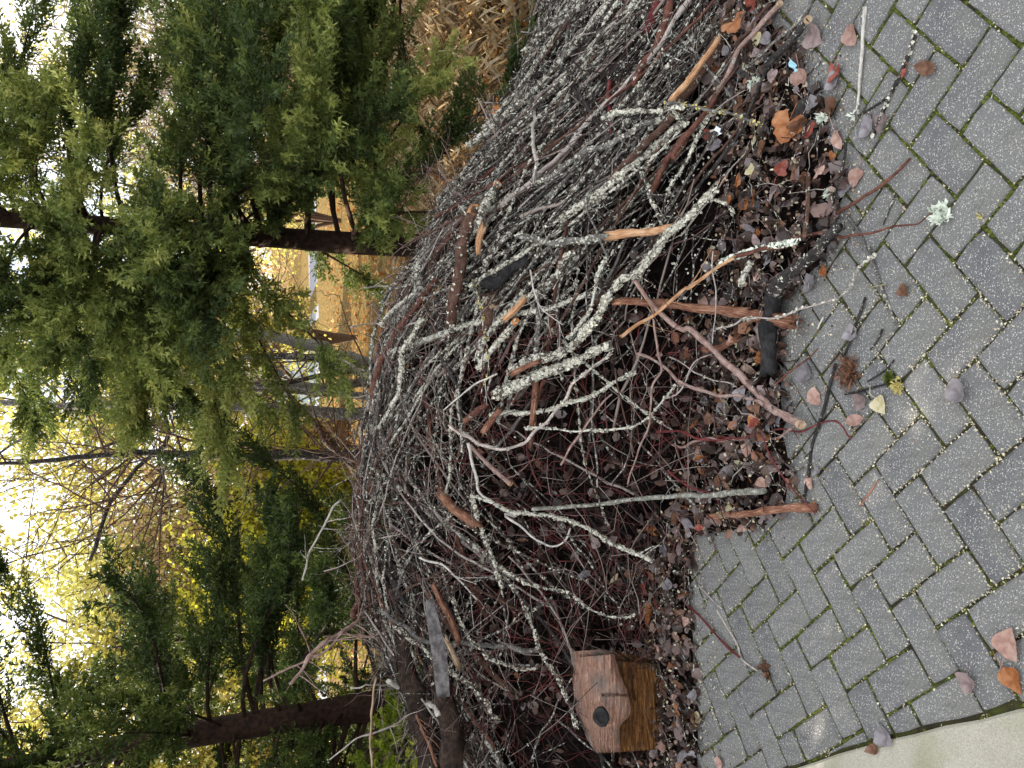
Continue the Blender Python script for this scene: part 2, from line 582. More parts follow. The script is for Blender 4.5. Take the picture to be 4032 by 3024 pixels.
def paver_mesh(poly, ch=.004, thick=.035, seed=0, dome=.0006):
    g = np.random.default_rng(seed)
    P = np.array(poly)
    if np.dot(P[:, 0], np.roll(P[:, 1], -1)) - np.dot(P[:, 1], np.roll(P[:, 0], -1)) < 0:
        P = P[::-1]
    c = P.mean(0)
    # walk the outline at ~2.5 cm so that edges can be worn
    pts = []
    for a, b in zip(P, np.roll(P, -1, 0)):
        k = max(1, int(np.linalg.norm(b - a) / .033))
        for s in range(k):
            q = a + (b - a) * s / k
            if s == 0:
                q = q + unit(c - q) * (.0022 + g.random() * .003)
            pts.append(q)
    pts = np.array(pts)
    pts = pts + g.normal(0, .0007, pts.shape)
    inn = pts + unit(c - pts) * (ch * (1 + g.random((len(pts), 1)) * .9)) * 1.25
    k = len(pts)
    b = MB()
    jj = np.arange(k)
    j2 = (jj + 1) % k
    v = np.vstack([np.c_[pts, np.full(k, -thick)], np.c_[pts, -ch * (1 + g.random(k) * .5)], np.c_[inn, g.normal(0, .0003, k)],
                   [[*inn.mean(0), dome]]])
    q = np.vstack([np.stack([jj, j2, k + j2, k + jj], 1), np.stack([k + jj, k + j2, 2 * k + j2, 2 * k + jj], 1)])
    t = np.stack([2 * k + jj, 2 * k + j2, np.full(k, 3 * k)], 1)
    b.add(v, t, q)
    return b.mesh('paver', 'paver_concrete', smooth=False, keep_attr=False)
GAP = .0030
e1, e2 = np.array([gc, gs]), np.array([gs, -gc])
whole = {}
for hv in (0, 1):
    du, dv = ((.2, .1), (.1, .2))[hv]
    for k in range(5):
        q = [(-du / 2 + GAP, -dv / 2 + GAP), (du / 2 - GAP, -dv / 2 + GAP), (du / 2 - GAP, dv / 2 - GAP), (-du / 2 + GAP, dv / 2 - GAP)]
        whole[hv, k] = paver_mesh([a * e1 + b * e2 for a, b in q], seed=hv * 10 + k)
n_pav = 0
joints = []
for mm in range(-30, 31):
    for nn in range(-16, 17):
        for hv in (0, 1):
            i0, j0 = mm + 3 * nn + (1 if hv == 0 else 0), mm - nn
            du, dv = ((2, 1), (1, 2))[hv]
            c = lat(i0 + du / 2, j0 + dv / 2)
            if not (-1.75 < c[0] < 1.5 and .82 < c[1] < 2.62):
                continue
            if c[1] > Yl(c[0]) + .16:
                continue
            # keep what the camera could see, with a margin
            d = np.array([c[0], c[1], 0]) - CAM
            zz = d @ _F
            px, py = 2016 + FPX * (d @ D2) / zz, 1512 - FPX * (d @ R2) / zz
            if not (2400 < px < 4500 and -330 < py < 3330):
                continue
            poly = [lat(i0, j0), lat(i0 + du, j0), lat(i0 + du, j0 + dv), lat(i0, j0 + dv)]
            poly_s = [c + (p - c) * (1 - 2 * GAP / (.1 * np.array([du, dv]).min())) for p in poly]
            k = int(np.argmin(np.linalg.norm(edge - c, axis=1)))
            k = min(max(k, 1), len(edge) - 2)
            tng = unit(edge[k + 1] - edge[k - 1])
            nrm = np.array([-tng[1], tng[0]])
            if nrm[0] < 0: nrm = -nrm
            p0 = edge[k] + nrm * .010
            dd = [(p - p0) @ nrm for p in poly]
            jit = rng.normal(0, 1, 6)
            if min(dd) >= 0:
                me = whole[hv, int(rng.integers(5))]
                o = link('paver', me, pavement)
                o.location = (c[0], c[1], jit[0] * .0013)
            else:
                if max(dd) < .02: continue
                pl = []
                q = [(-.05 * du + GAP, -.05 * dv + GAP), (.05 * du - GAP, -.05 * dv + GAP), (.05 * du - GAP, .05 * dv - GAP), (-.05 * du + GAP, .05 * dv - GAP)]
                pl = clip_poly([c + a * e1 + b * e2 for a, b in q], p0, nrm)
                if len(pl) < 3 or area(pl) < .0008: continue
                cc = np.mean(pl, 0)
                o = link('paver', paver_mesh([p - cc for p in pl], seed=900 + n_pav), pavement)
                o.location = (cc[0], cc[1], jit[0] * .0013)
            o.rotation_euler = (jit[1] * .006, jit[2] * .006, jit[3] * .006)
            n_pav += 1
            joints.append((poly, hv))

# moss cushions and pale crumbs lodged in the joints
mo, cb = MB(), MB()
for poly, hv in joints:
    for a, b in zip(poly, poly[1:] + poly[:1]):
        L_ = np.linalg.norm(b - a)
        for s in np.arange(.0, 1, .011 / L_):
            p = a + (b - a) * s
            f = math.sin(p[0] * 7.3 + 1.3) * math.sin(p[1] * 9.1 + .4) + math.sin(p[0] * 3.1 - p[1] * 4.7)
            pm = .10 + .26 * (f > .35) + .25 * (p[0] > .45) * (p[1] < 1.75)
            if p[0] < -.35: pm = .22 + .2 * (f > .2)
            if -.35 < p[0] < .1: pm *= .4
            if rng.random() < pm:
                r = rng.uniform(.003, .0062)
                an = np.arange(5) * 1.2566 + rng.random() * 6
                v = np.c_[p[0] + np.cos(an) * r * rng.uniform(.8, 1.5, 5), p[1] + np.sin(an) * r * rng.uniform(.8, 1.5, 5), np.full(5, -.009)]
                v = np.vstack([v, [p[0], p[1], rng.uniform(-.003, .003)]])
                mo.add(v, [[k, (k + 1) % 5, 5] for k in range(5)])
            pc = .10
            if -.55 < p[0] < .25 and p[1] < 1.75: pc = .62
            elif p[0] < -.35: pc = .22
            if rng.random() < pc:
                for _ in range(2):
                    qx, qy = p + rng.normal(0, .0055, 2)
                    r = rng.uniform(.0012, .0034)
                    an = rng.random() * 6.28 + np.array([0, 2.1, 4.2])
                    cb.add(np.c_[qx + np.cos(an) * r * rng.uniform(.6, 1.6, 3), qy + np.sin(an) * r * rng.uniform(.6, 1.6, 3),
                                 rng.uniform(-.004, .004) + rng.uniform(0, .004, 3)], [[0, 1, 2]], a=rng.uniform(.45, 1))
# crumbs scattered over the pavers
for _ in range(2600):
    p = np.array([rng.uniform(-1.3, 1.4), rng.uniform(1.0, 2.4)])
    if p[1] > Yl(p[0]): continue
    r = rng.uniform(.0005, .0014)
    an = rng.random() * 6.28 + np.array([0, 2.1, 4.2])
    st = rng.uniform(2, 6) if rng.random() < .5 else 1.3
    dx = np.cos(an) * r
    dy = np.sin(an) * r * st
    th = rng.random() * 3.14
    cb.add(np.c_[p[0] + dx * math.cos(th) - dy * math.sin(th), p[1] + dx * math.sin(th) + dy * math.cos(th), .0015 + rng.uniform(0, .003, 3)],
           [[0, 1, 2]], a=rng.uniform(.3, 1) if rng.random() < .8 else .05)
tag(link('joint_moss', mo.mesh('joint_moss', 'moss'), pavement), kind='stuff')
tag(link('debris', cb.mesh('debris', 'crumb_mass', smooth=False)), 'pale crumbs and lichen flakes strewn over the grey pavers', 'debris', kind='stuff')

sl = MB()
k = len(edge)
inner = edge + np.array([0, 0])
outer = edge + np.array([-1.6, -.9])
zt = .004
v = np.vstack([np.c_[inner, np.full(k, -.03)], np.c_[inner, np.full(k, zt - .006)], np.c_[inner + unit(outer - inner) * .006, np.full(k, zt)], np.c_[outer, np.full(k, zt)]])
v[:k * 3, :2] += np.tile(rng.normal(0, .0012, (k, 2)), (3, 1))
jj = np.arange(k - 1)
q = np.vstack([np.stack([a * k + jj, a * k + jj + 1, (a + 1) * k + jj + 1, (a + 1) * k + jj], 1) for a in range(3)])
sl.add(v, None, q)
tag(link('concrete_path', sl.mesh('concrete_path', 'slab_concrete', smooth=False)), kind='structure')

# ------------------------------------------------------------------ conifers
def conifer(name, label, base, height, r_trunk, n_boughs, reach, zlow, mat, seed, group=None, dens=1.0, lean=(0, 0), tip=0.15, wedge=None, plume=(.22, .46), tint=(.10, .75), front=0., leftlow=0., Ms=28, K=5, ns=1.):
    g = np.random.default_rng(seed)
    base = np.array([base[0], base[1], -.03])
    root = empty(name, base)
    tag(root, label, 'tree', group)
    n_ = 16
    s = np.linspace(0, 1, n_)
    TP = base + np.stack([lean[0] * s + .04 * np.sin(s * 5 + seed), lean[1] * s + .03 * np.cos(s * 4 + seed), height * s], 1)
    tr = MB()
    v, t, q = tube(TP, r_trunk * (1 - .85 * s) * (1 + .25 * np.exp(-s * 18)), 10, .06, True, g)
    tr.add(v, t, q)
    link('trunk', tr.mesh('trunk', 'bark_conifer', origin=base), root)
    lb = MB()
    pl_o, pl_d, pl_l, pl_t = [], [], [], []
    for k in range(n_boughs):
        f = (k + g.random()) / n_boughs
        z = zlow + (height * .98 - zlow) * f ** 1.05
        az = g.uniform(0, 6.283) if g.random() > front else g.normal(-1.57, .75)
        if math.cos(az) < -.15 and z < leftlow: z = g.uniform(leftlow, leftlow + 1.2)
        Lb = reach * (1 - .80 * ((z - zlow) / (height - zlow)) ** 1.4) * g.uniform(.65, 1.12)
        o = np.array([np.interp(z, TP[:, 2], TP[:, k_]) for k_ in (0, 1)] + [z])
        h = np.array([math.cos(az), math.sin(az), 0])
        rise = g.uniform(.05, .55); droop = g.uniform(.25, .75)
        side = np.array([-h[1], h[0], 0]) * g.uniform(-.25, .25)
        ss = np.linspace(0, 1, 9)
        Pb = o + (h * Lb)[None] * ss[:, None] + side * Lb * (ss ** 2)[:, None] + np.array([0, 0, Lb]) * (rise * ss - droop * ss ** 2 + tip * ss ** 4)[:, None]
        v, t, q = tube(Pb, np.linspace(max(.006, .011 * Lb), .002, 9), 5, .08, False, g)
        lb.add(v, t, q)
        m_ = int(30 * Lb * dens)
        sp = g.uniform(.12, 1, m_) ** .75
        idx = sp * 8
        i0 = np.clip(idx.astype(int), 0, 7)
        fr = (idx - i0)[:, None]
        po = Pb[i0] * (1 - fr) + Pb[i0 + 1] * fr
        tn = unit(Pb[i0 + 1] - Pb[i0])
        sd_ = np.cross(tn, [0, 0, 1.])
        sg = np.where(g.random(m_) < .5, -1, 1)[:, None]
        d = unit(tn * g.uniform(.7, 1.2, (m_, 1)) + sd_ * sg * g.uniform(.15, .75, (m_, 1)) + np.array([[0, 0, 1]]) * g.normal(.15, .24, (m_, 1)))
        pl_o.append(po); pl_d.append(d); pl_l.append(g.uniform(*plume, m_) * (1.1 - .35 * sp)); pl_t.append(np.clip(g.uniform(*tint) + g.normal(0, .10, m_), 0, 1))
    link('limb', lb.mesh('limb', 'bark_conifer', origin=base), root)
    O, Dv, Ln, Ti = np.concatenate(pl_o), np.concatenate(pl_d), np.concatenate(pl_l), np.concatenate(pl_t)
    Pn = len(O)
    # side shoots round each plume, needles along each shoot
    tj = np.linspace(.05, 1, Ms)[None] + g.normal(0, .02, (Pn, Ms))
    ax = unit(np.cross(Dv, g.normal(0, 1, (Pn, 3)))); bx = np.cross(Dv, ax)
    an = (np.arange(Ms) * 2.4)[None] + g.uniform(0, 6.28, (Pn, 1)) + g.normal(0, .4, (Pn, Ms))
    rad = np.cos(an)[..., None] * ax[:, None] + np.sin(an)[..., None] * bx[:, None] * .75
    curve = np.array([0, 0, 1.]) * (Ln[:, None] * .25 * tj ** 2 * g.uniform(-.6, 1., (Pn, 1)))[..., None]
    cen = O[:, None] + Dv[:, None] * (Ln[:, None] * tj)[..., None] + curve
    sdv = unit(Dv[:, None] * g.uniform(.6, 1.1, (Pn, Ms, 1)) + rad * .75)
    sl = (Ln[:, None] * .24 * (1.15 - tj * .8) * g.uniform(.7, 1.3, (Pn, Ms)))
    uu = (np.arange(K) + .5)[None, None] / K + g.normal(0, .05, (Pn, Ms, K))
    nb = cen[:, :, None] + sdv[:, :, None] * (sl[..., None] * uu)[..., None]
    nd = unit(sdv[:, :, None] + g.normal(0, .55, (Pn, Ms, K, 3)))
    nl_ = ns * g.uniform(.018, .032, (Pn, Ms, K, 1))
    wd = unit(np.cross(nd, g.normal(0, 1, nd.shape))) * ns * g.uniform(.0046, .0078, (Pn, Ms, K, 1))
    V = np.stack([nb + wd, nb - wd, nb + nd * nl_], -2).reshape(-1, 3)
    nt = Pn * Ms * K
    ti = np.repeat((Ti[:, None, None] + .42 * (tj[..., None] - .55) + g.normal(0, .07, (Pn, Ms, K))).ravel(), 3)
    cm = MB()
    cm.add(V, np.arange(nt * 3).reshape(-1, 3), None, np.clip(ti, 0, 1))
    link('crown', cm.mesh('crown', mat, smooth=False, origin=base), root)
    return root, nt

def X_at(y, Y, x=900): return float(at(x, y, Y)[0])
NTRI = 0
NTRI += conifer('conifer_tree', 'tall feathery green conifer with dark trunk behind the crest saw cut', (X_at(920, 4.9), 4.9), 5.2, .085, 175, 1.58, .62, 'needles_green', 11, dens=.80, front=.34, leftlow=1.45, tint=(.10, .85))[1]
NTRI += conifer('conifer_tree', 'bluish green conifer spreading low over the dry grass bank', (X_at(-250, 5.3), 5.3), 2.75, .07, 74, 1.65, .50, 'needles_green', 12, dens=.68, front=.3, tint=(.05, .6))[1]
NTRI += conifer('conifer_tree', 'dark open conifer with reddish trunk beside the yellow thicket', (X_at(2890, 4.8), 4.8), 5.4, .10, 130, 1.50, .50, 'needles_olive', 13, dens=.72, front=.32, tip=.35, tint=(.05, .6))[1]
NTRI += conifer('conifer_tree', 'shady conifer added past the frame edge for its shade, behind the reddish trunk', (X_at(3600, 5.6), 5.6), 5.6, .10, 80, 1.6, .5, 'needles_olive', 14, dens=.5, front=.3, tint=(.05, .6))[1]  # trunk out of view; added so that it shades the pile
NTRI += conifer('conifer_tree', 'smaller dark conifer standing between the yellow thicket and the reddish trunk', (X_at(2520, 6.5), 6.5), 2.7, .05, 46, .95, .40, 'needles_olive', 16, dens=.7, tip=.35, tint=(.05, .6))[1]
NTRI += conifer('conifer_tree', 'dense unseen conifer added beside the concrete path to shade the pavers', (-3.5, 3.25), 4.8, .09, 120, 1.6, .25, 'needles_olive', 18, dens=.7, tint=(.05, .6), Ms=14, K=3, ns=2.4)[1]  # out of view, added to keep direct sun off the paving
NTRI += conifer('conifer_tree', 'outermost unseen conifer added to close sun gaps over the pavers', (-4.9, 3.6), 5.4, .10, 120, 1.7, .3, 'needles_olive', 19, dens=.6, tint=(.05, .6), Ms=14, K=3, ns=2.6)[1]  # another out-of-view tree, added against the sun patch on the pavers
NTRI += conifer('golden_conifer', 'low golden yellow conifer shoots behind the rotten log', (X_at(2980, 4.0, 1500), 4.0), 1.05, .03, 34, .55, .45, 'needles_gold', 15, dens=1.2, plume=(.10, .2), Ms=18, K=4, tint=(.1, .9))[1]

# ------------------------------------------------------------------ leafless and yellow trees
def bare_tree(name, label, stems, Y, mats, leaf=None, seed=1, twig=60, leaves=0, lsize=(.03, .06), group=None, spread=(.5, 1.4), cat='tree'):
    """stems: list of (pixel polyline, r0 m, r1 m); each is its own limb; fine twigs and leaves grow on them."""
    g = np.random.default_rng(seed)
    P0 = [np.array([at(*p, Y + dy) for p in pts]) for pts, r0, r1, dy in stems]
    base = P0[0][0].copy()
    gz = base[2]
    root = empty(name, (base[0], base[1], -.03))
    org = np.array([base[0], base[1], -.03])
    tag(root, label, cat, group)
    tips = []
    crown = MB()
    for k, (P, st) in enumerate(zip(P0, stems)):
        if P[0][2] > .0 and st[1] > .02:              # carry the stem down to the ground behind the heap
            d = unit(P[0] - P[1])
            foot = P[0] + d * .3
            P = np.vstack([[foot[0] + d[0] * .2, foot[1], -.03], P])
        ln = np.linalg.norm(np.diff(P, axis=0), axis=1).sum()
        n_ = int(np.clip(ln / .12, 8, 60))
        Q = spline(P, n_)
        Q = Q + g.normal(0, .006, Q.shape)
        r = np.linspace(st[1], st[2], n_)
        b = MB()
        v, t, q = tube(Q, r, 9, .07, True, g)
        b.add(v, t, q)
        link('trunk' if k == 0 else 'limb', b.mesh('trunk', mats[k % len(mats)], origin=org), root)
        tips.append((Q, r))
    tm = MB()
    pts_ = []
    for _ in range(twig):
        Q, r = tips[int(g.integers(len(tips)))]
        k = int(g.integers(len(Q) // 4, len(Q)))
        d = unit(np.array([g.normal(0, 1), g.normal(0, .7), g.uniform(.1, 1.2)]))
        l = g.uniform(*spread)
        bend = unit(g.normal(0, 1, 3)) * l * .15
        s = np.linspace(0, 1, 8)
        W = Q[k] + d * (s * l)[:, None] + bend * (s ** 2)[:, None] + g.normal(0, .012, (8, 3)) * s[:, None]
        v, t, q = tube(W, np.linspace(min(.012, r[k] * .6), .003, 8), 4, .05, False, g)
        tm.add(v, t, q)
        pts_.append(W[2:])
        for _ in range(4):
            k2 = int(g.integers(2, 8))
            d2 = unit(d + g.normal(0, .8, 3))
            W2 = W[k2] + d2 * (np.linspace(0, l * g.uniform(.25, .6), 6))[:, None] + g.normal(0, .012, (6, 3))
            v, t, q = tube(W2, np.linspace(.005, .002, 6), 3, 0, False, g)
            tm.add(v, t, q)
            pts_.append(W2)
    if twig:
        link('twigs', tm.mesh('twigs', 'stem_brown', origin=org), root)
    if leaves:
        link('crown', leaf_cloud(np.concatenate(pts_), leaves, lsize, leaf, g, org), root)
    return root
def leaf_cloud(pts, n_, lsize, mat, g, org, jit=.09):
    c = pts[g.integers(0, len(pts), n_)] + g.normal(0, jit, (n_, 3))
    u = unit(g.normal(0, 1, (n_, 3))); w_ = unit(np.cross(u, g.normal(0, 1, (n_, 3))))
    sz = g.uniform(*lsize, (n_, 1))
    V = np.stack([c + u * sz, c + w_ * sz * .62, c - u * sz * .8, c - w_ * sz * .62], 1).reshape(-1, 3)
    b = np.arange(n_)[:, None] * 4
    m_ = MB()
    a = np.repeat(np.clip(.5 + .25 * np.sin(c[:, 0] * 2.1 + c[:, 2] * 1.7) + g.normal(0, .2, n_), 0, 1), 4)
    m_.add(V, np.concatenate([b + [[0, 1, 2]], b + [[0, 2, 3]]]), None, a)
    return m_.mesh('crown', mat, smooth=False, origin=org)
def thicket(name, label, X, Y, height, width, mat, n_leaves, seed, lsize=(.03, .06), zl=.2, stem='stem_brown', cat='tree', group=None, nst=7, trunk=.05, up=.85):
    """A young tree: a few stems from one foot, limbs, twigs and leaves."""
    g = np.random.default_rng(seed)
    org = np.array([X, Y, -.03])
    root = empty(name, org)
    tag(root, label, cat, group)
    tm, pts_ = MB(), []
    for k in range(nst):
        top = np.array([g.normal(0, width * .42), g.normal(0, width * .3), height * g.uniform(.7, 1.02)])
        s = np.linspace(0, 1, 12)
        Q = org + top * np.stack([s ** 1.3, s ** 1.3, s], 1) + g.normal(0, .03, (12, 3)) * s[:, None]
        v, t, q = tube(Q, np.linspace(trunk * g.uniform(.6, 1), .008, 12), 6, .05, False, g)
        b = MB(); b.add(v, t, q)
        link('trunk' if k == 0 else 'limb', b.mesh('trunk', stem, origin=org), root)
        for _ in range(16):
            k2 = int(g.integers(2, 12))
            if Q[k2][2] < zl: continue
            d = unit(np.array([g.normal(0, 1), g.normal(0, .8), g.uniform(-.1, up * 1.6)]))
            l = width * g.uniform(.15, .42)
            W = Q[k2] + d * np.linspace(0, l, 7)[:, None] + g.normal(0, .02, (7, 3))
            v, t, q = tube(W, np.linspace(.009, .003, 7), 4, 0, False, g)
            tm.add(v, t, q); pts_.append(W)
            for _ in range(3):
                k3 = int(g.integers(1, 7))
                d2 = unit(d + g.normal(0, .8, 3))
                W2 = W[k3] + d2 * np.linspace(0, l * g.uniform(.3, .7), 6)[:, None]
                v, t, q = tube(W2, np.linspace(.005, .002, 6), 3, 0, False, g)
                tm.add(v, t, q); pts_.append(W2)
    link('twigs', tm.mesh('twigs', stem, origin=org), root)
    if n_leaves:
        link('crown', leaf_cloud(np.concatenate(pts_), n_leaves, lsize, mat, g, org, .12), root)
    return root

Z2 = lambda pts: zp(2, pts)
bare_tree('bare_tree', 'leafless many stemmed grey tree rising behind the middle of the pile',
          [(zp(5, [(290, 992), (0, 992)]) + Z2([(2000, 985), (1750, 962), (1450, 945), (1100, 940), (700, 935), (400, 945), (150, 930), (-60, 920)]), .075, .03, 0),
           (zp(5, [(300, 705), (150, 655), (0, 628)]) + Z2([(2060, 590), (1900, 560), (1600, 500), (1200, 480)]), .085, .04, .1),
           (zp(5, [(260, 775), (120, 720), (0, 690)]) + Z2([(2050, 655), (1850, 640), (1500, 640)]), .06, .03, -.2),
           (zp(5, [(240, 800), (0, 830)]) + Z2([(2030, 830), (1850, 815), (1500, 800), (900, 790)]), .055, .025, .2),
           (zp(5, [(240, 892), (0, 862)]) + Z2([(2000, 870), (1800, 850), (1300, 830)]), .05, .025, -.1),
           (Z2([(1100, 945), (1060, 1060), (1030, 1180), (900, 1290), (800, 1390), (700, 1540), (650, 1650), (560, 1900)]), .03, .018, 0),
           (Z2([(1100, 945), (1000, 1010), (850, 1120), (600, 1220), (420, 1330)]), .018, .008, 0),
           (Z2([(520, 780), (420, 880), (300, 1040), (150, 1140), (0, 1240), (-80, 1300)]), .016, .010, 0)],
          8.6, ['bark_grey', 'bark_greygreen', 'bark_dark', 'bark_greygreen', 'bark_grey', 'bark_dark', 'bark_dark', 'bark_dark'], None, 5, 75, 0)
bare_tree('bare_tree', 'thin dark leafless tree standing before the yellow thicket',
          [(Z2([(2250, 1260), (2080, 1255), (1900, 1245), (1600, 1265), (1300, 1250), (1000, 1240), (700, 1245), (400, 1275), (100, 1300), (-50, 1310)]), .065, .014, 0),
           (Z2([(2100, 1235), (2000, 1120), (1900, 990), (1800, 880), (1760, 820)]), .038, .02, -.1),
           (Z2([(1850, 1230), (1500, 1200), (1200, 1160), (900, 1080)]), .022, .008, .1),
           (Z2([(1040, 1245), (1010, 1380), (1040, 1500), (1060, 1650)]), .02, .008, 0)],
          7.6, ['bark_dark', 'bark_brown', 'bark_brown', 'bark_grey'], None, 6, 55, 0)
for k, (px, Y, hgt, wd, mt, nl, lb) in enumerate([
        (1330, 13.5, 5.6, 3.4, 'leaves_yellow', 7000, 'yellow leaved tree glowing behind the many stemmed grey tree'),
        (1800, 12.2, 4.9, 3.2, 'leaves_yellow', 8000, 'yellow leaved tree behind the thin dark leafless tree'),
        (2180, 11.0, 4.0, 3.0, 'leaves_yellow', 8000, 'yellow leaved tree between the thin dark tree and the open conifer'),
        (2560, 12.5, 5.2, 3.4, 'leaves_yellow', 8000, 'yellow leaved tree seen through the dark open conifer'),
        (2950, 11.5, 5.4, 3.2, 'leaves_yellow', 7000, 'yellow leaved tree behind the reddish conifer trunk'),
        (850, 16.0, 5.6, 3.6, 'leaves_yellow', 5000, 'pale yellow tree glimpsed through the tall green conifer'),
        (2100, 9.2, 2.1, 2.0, 'leaves_lime', 6500, 'low lime yellow bush in the sun beyond the crest'),
        (2420, 9.8, 2.3, 1.8, 'leaves_lime', 4500, 'second lime yellow bush beside the first beyond the crest'),
        (1930, 10.2, 3.2, 2.2, 'leaves_tan', 2600, 'pinkish brown half bare shrub before the yellow trees'),
        (3350, 12.5, 5.5, 3.4, 'leaves_yellow', 6000, 'yellow leaved tree at the frame edge behind the shady conifer'),
        (250, 15.0, 5.8, 3.4, 'leaves_yellow', 3000, 'thin yellow tree above the bare beige shrub')]):
    thicket('yellow_tree' if wd > 2.5 else 'autumn_shrub', lb, X_at(px, Y), Y, hgt, wd, mt, int(nl * 2.1), 100 + k, (.026, .050) if wd > 2.5 else (.022, .042), .3, cat='tree' if wd > 2.5 else 'shrub', nst=8)
for k, (px, Y, hgt, wd, lb) in enumerate([
        (230, 10.5, 3.7, 2.3, 'bare beige twiggy shrub behind the bluish green conifer'),
        (-120, 11.5, 3.6, 2.4, 'bare beige twiggy shrub at the frame edge'),
        (520, 12.5, 3.2, 2.2, 'bare brownish shrub behind the tall green conifer')]):
    thicket('bare_shrub', lb, X_at(px, Y), Y, hgt, wd, None, 0, 140 + k, stem='stem_beige', cat='shrub', nst=22, trunk=.016, up=1.4)

# far woodland
fw = MB()
g = np.random.default_rng(8)
nf = 16000
a = g.uniform(-1.05, 1.05, nf)
rr = g.uniform(36, 50, nf)
top_ = 4.4 + 1.6 * np.sin(a * 9) + 1.0 * np.sin(a * 23 + 1)
c = np.stack([rr * np.sin(a), rr * np.cos(a), g.random(nf) ** .8 * top_], 1)
u = unit(g.normal(0, 1, (nf, 3))); w_ = unit(np.cross(u, g.normal(0, 1, (nf, 3))))
sz = g.uniform(.10, .26, (nf, 1))
V = np.stack([c + u * sz, c + w_ * sz * .7, c - u * sz, c - w_ * sz * .7], 1).reshape(-1, 3)
b = np.arange(nf)[:, None] * 4
fw.add(V, np.concatenate([b + [[0, 1, 2]], b + [[0, 2, 3]]]), None, np.repeat(np.clip(.45 + .3 * np.sin(a * 14) + g.normal(0, .15, nf), 0, 1), 4))
tag(link('woodland', fw.mesh('woodland', 'leaves_tan', smooth=False)), 'far band of russet woodland beyond the road', 'woodland', kind='stuff')

# ------------------------------------------------------------------ road, houses, boulder
rd = MB()
rd.add(np.array([[-60, 19, -.012], [60, 28, -.012], [60, 33, -.012], [-60, 24, -.012]]), None, [[0, 1, 2, 3]])
tag(link('road', rd.mesh('road', 'road_surface')), kind='structure')
def house(name, label, c, w_, d_, h_, wall, roof_h, trim='house_white', wins=()):
    org = np.array([c[0], c[1], -.03])
    root = empty(name, org)
    tag(root, label, 'house')
    b = MB(); box(b, (c[0], c[1], h_ / 2 - .03), (w_, d_, h_)); link('wall', b.mesh('wall', wall, smooth=False, origin=org), root)
    b = MB()
    e = .35
    x0, x1, y0, y1 = c[0] - w_ / 2 - e, c[0] + w_ / 2 + e, c[1] - d_ / 2 - e, c[1] + d_ / 2 + e
    z0 = h_ - .03
    b.add([[x0, y0, z0], [x1, y0, z0], [x1, y1, z0], [x0, y1, z0], [x0, c[1], z0 + roof_h], [x1, c[1], z0 + roof_h]], [[0, 4, 3], [1, 2, 5]], [[0, 1, 5, 4], [2, 3, 4, 5], [0, 3, 2, 1]])
    link('roof', b.mesh('roof', 'house_roof', smooth=False, origin=org), root)
    b = MB(); box(b, (c[0], y0 - .02, z0 - .09), (x1 - x0, .05, .2)); link('fascia', b.mesh('fascia', trim, smooth=False, origin=org), root)
    for wx, wz, ww, wh in wins:
        b = MB(); box(b, (c[0] + wx, c[1] - d_ / 2 - .03, wz), (ww + .16, .08, wh + .16)); f = link('window', b.mesh('window', trim, smooth=False, origin=org), root)
        b = MB(); box(b, (c[0] + wx, c[1] - d_ / 2 - .065, wz), (ww, .06, wh)); link('pane', b.mesh('pane', 'window_glass', smooth=False, origin=org), f)
hx = at(1240, 1850, 15.5)
house('garden_shed', 'small brown shed with white fascia glimpsed beyond the crest', (hx[0], 16.5), 1.9, 2.0, .95, 'house_wall', .7, wins=((.2, .55, .4, .35),))
hb = at(1150, 1480, 26)
house('pale_house', 'pale blue grey house glimpsed between the grey stems', (hb[0], 28), 2.2, 3., 2.2, 'house_blue', .9, wins=((.3, 1.3, .6, .7),))
# a stone on the bank
def boulder(px, R_, label):
    g = np.random.default_rng(int(px[0]))
    c = ground(*px)
    th = np.linspace(0, math.pi, 9); ph = np.arange(14) * 2 * math.pi / 14
    V = np.array([[math.sin(t_) * math.cos(p_), math.sin(t_) * math.sin(p_) * .8, math.cos(t_) * .7] for t_ in th for p_ in ph])
    V = V * (1 + .14 * np.sin(V[:, :1] * 4 + V[:, 1:2] * 3 + px[0]) + g.normal(0, .04, (len(V), 1))) * R_
    q = [[i * 14 + j, i * 14 + (j + 1) % 14, (i + 1) * 14 + (j + 1) % 14, (i + 1) * 14 + j] for i in range(8) for j in range(14)]
    b = MB(); b.add(V, None, q)
    tag(link('boulder', b.mesh('boulder', 'stone_grey'), None, (c[0], c[1], R_ * .4)), label, 'boulder')
boulder((1400, 90), .42, 'grey boulder at the back of the dry grass bank')
boulder((1345, 160), .28, 'smaller grey stone beside the boulder')

# dry grass bank and leaves on the lawn
gb_ = MB()
g = np.random.default_rng(17)
nb_ = 17000
X = g.uniform(1.5, 6.5, nb_); Y = g.uniform(3.9, 9.5, nb_)
ln = g.uniform(.10, .34, nb_)
flat_ = g.uniform(.1, .9, nb_)
a = g.uniform(0, 6.283, nb_)
d = np.stack([np.cos(a) * (1 - flat_ * .5), np.sin(a) * (1 - flat_ * .5), flat_], 1)
p = np.stack([X, Y, np.full(nb_, -.03)], 1)
wd = np.stack([-np.sin(a), np.cos(a), np.zeros(nb_)], 1) * g.uniform(.0014, .0030, (nb_, 1))
V = np.stack([p - wd, p + wd, p + d * (ln * .6)[:, None] + wd * .7, p + d * ln[:, None] - np.array([[0, 0, 1]]) * (ln * .15)[:, None]], 1).reshape(-1, 3)
b = np.arange(nb_)[:, None] * 4
gb_.add(V, np.concatenate([b + [[0, 1, 2]], b + [[0, 2, 3]]]), None, np.repeat(g.random(nb_), 4))
tag(link('dry_grass', gb_.mesh('dry_grass', 'straw', smooth=False)), 'straw coloured dry grass on the bank beside the pile', 'grass', kind='stuff')
ll = MB()
nl = 14000
Y = 4.2 + g.random(nl) ** 1.3 * 16
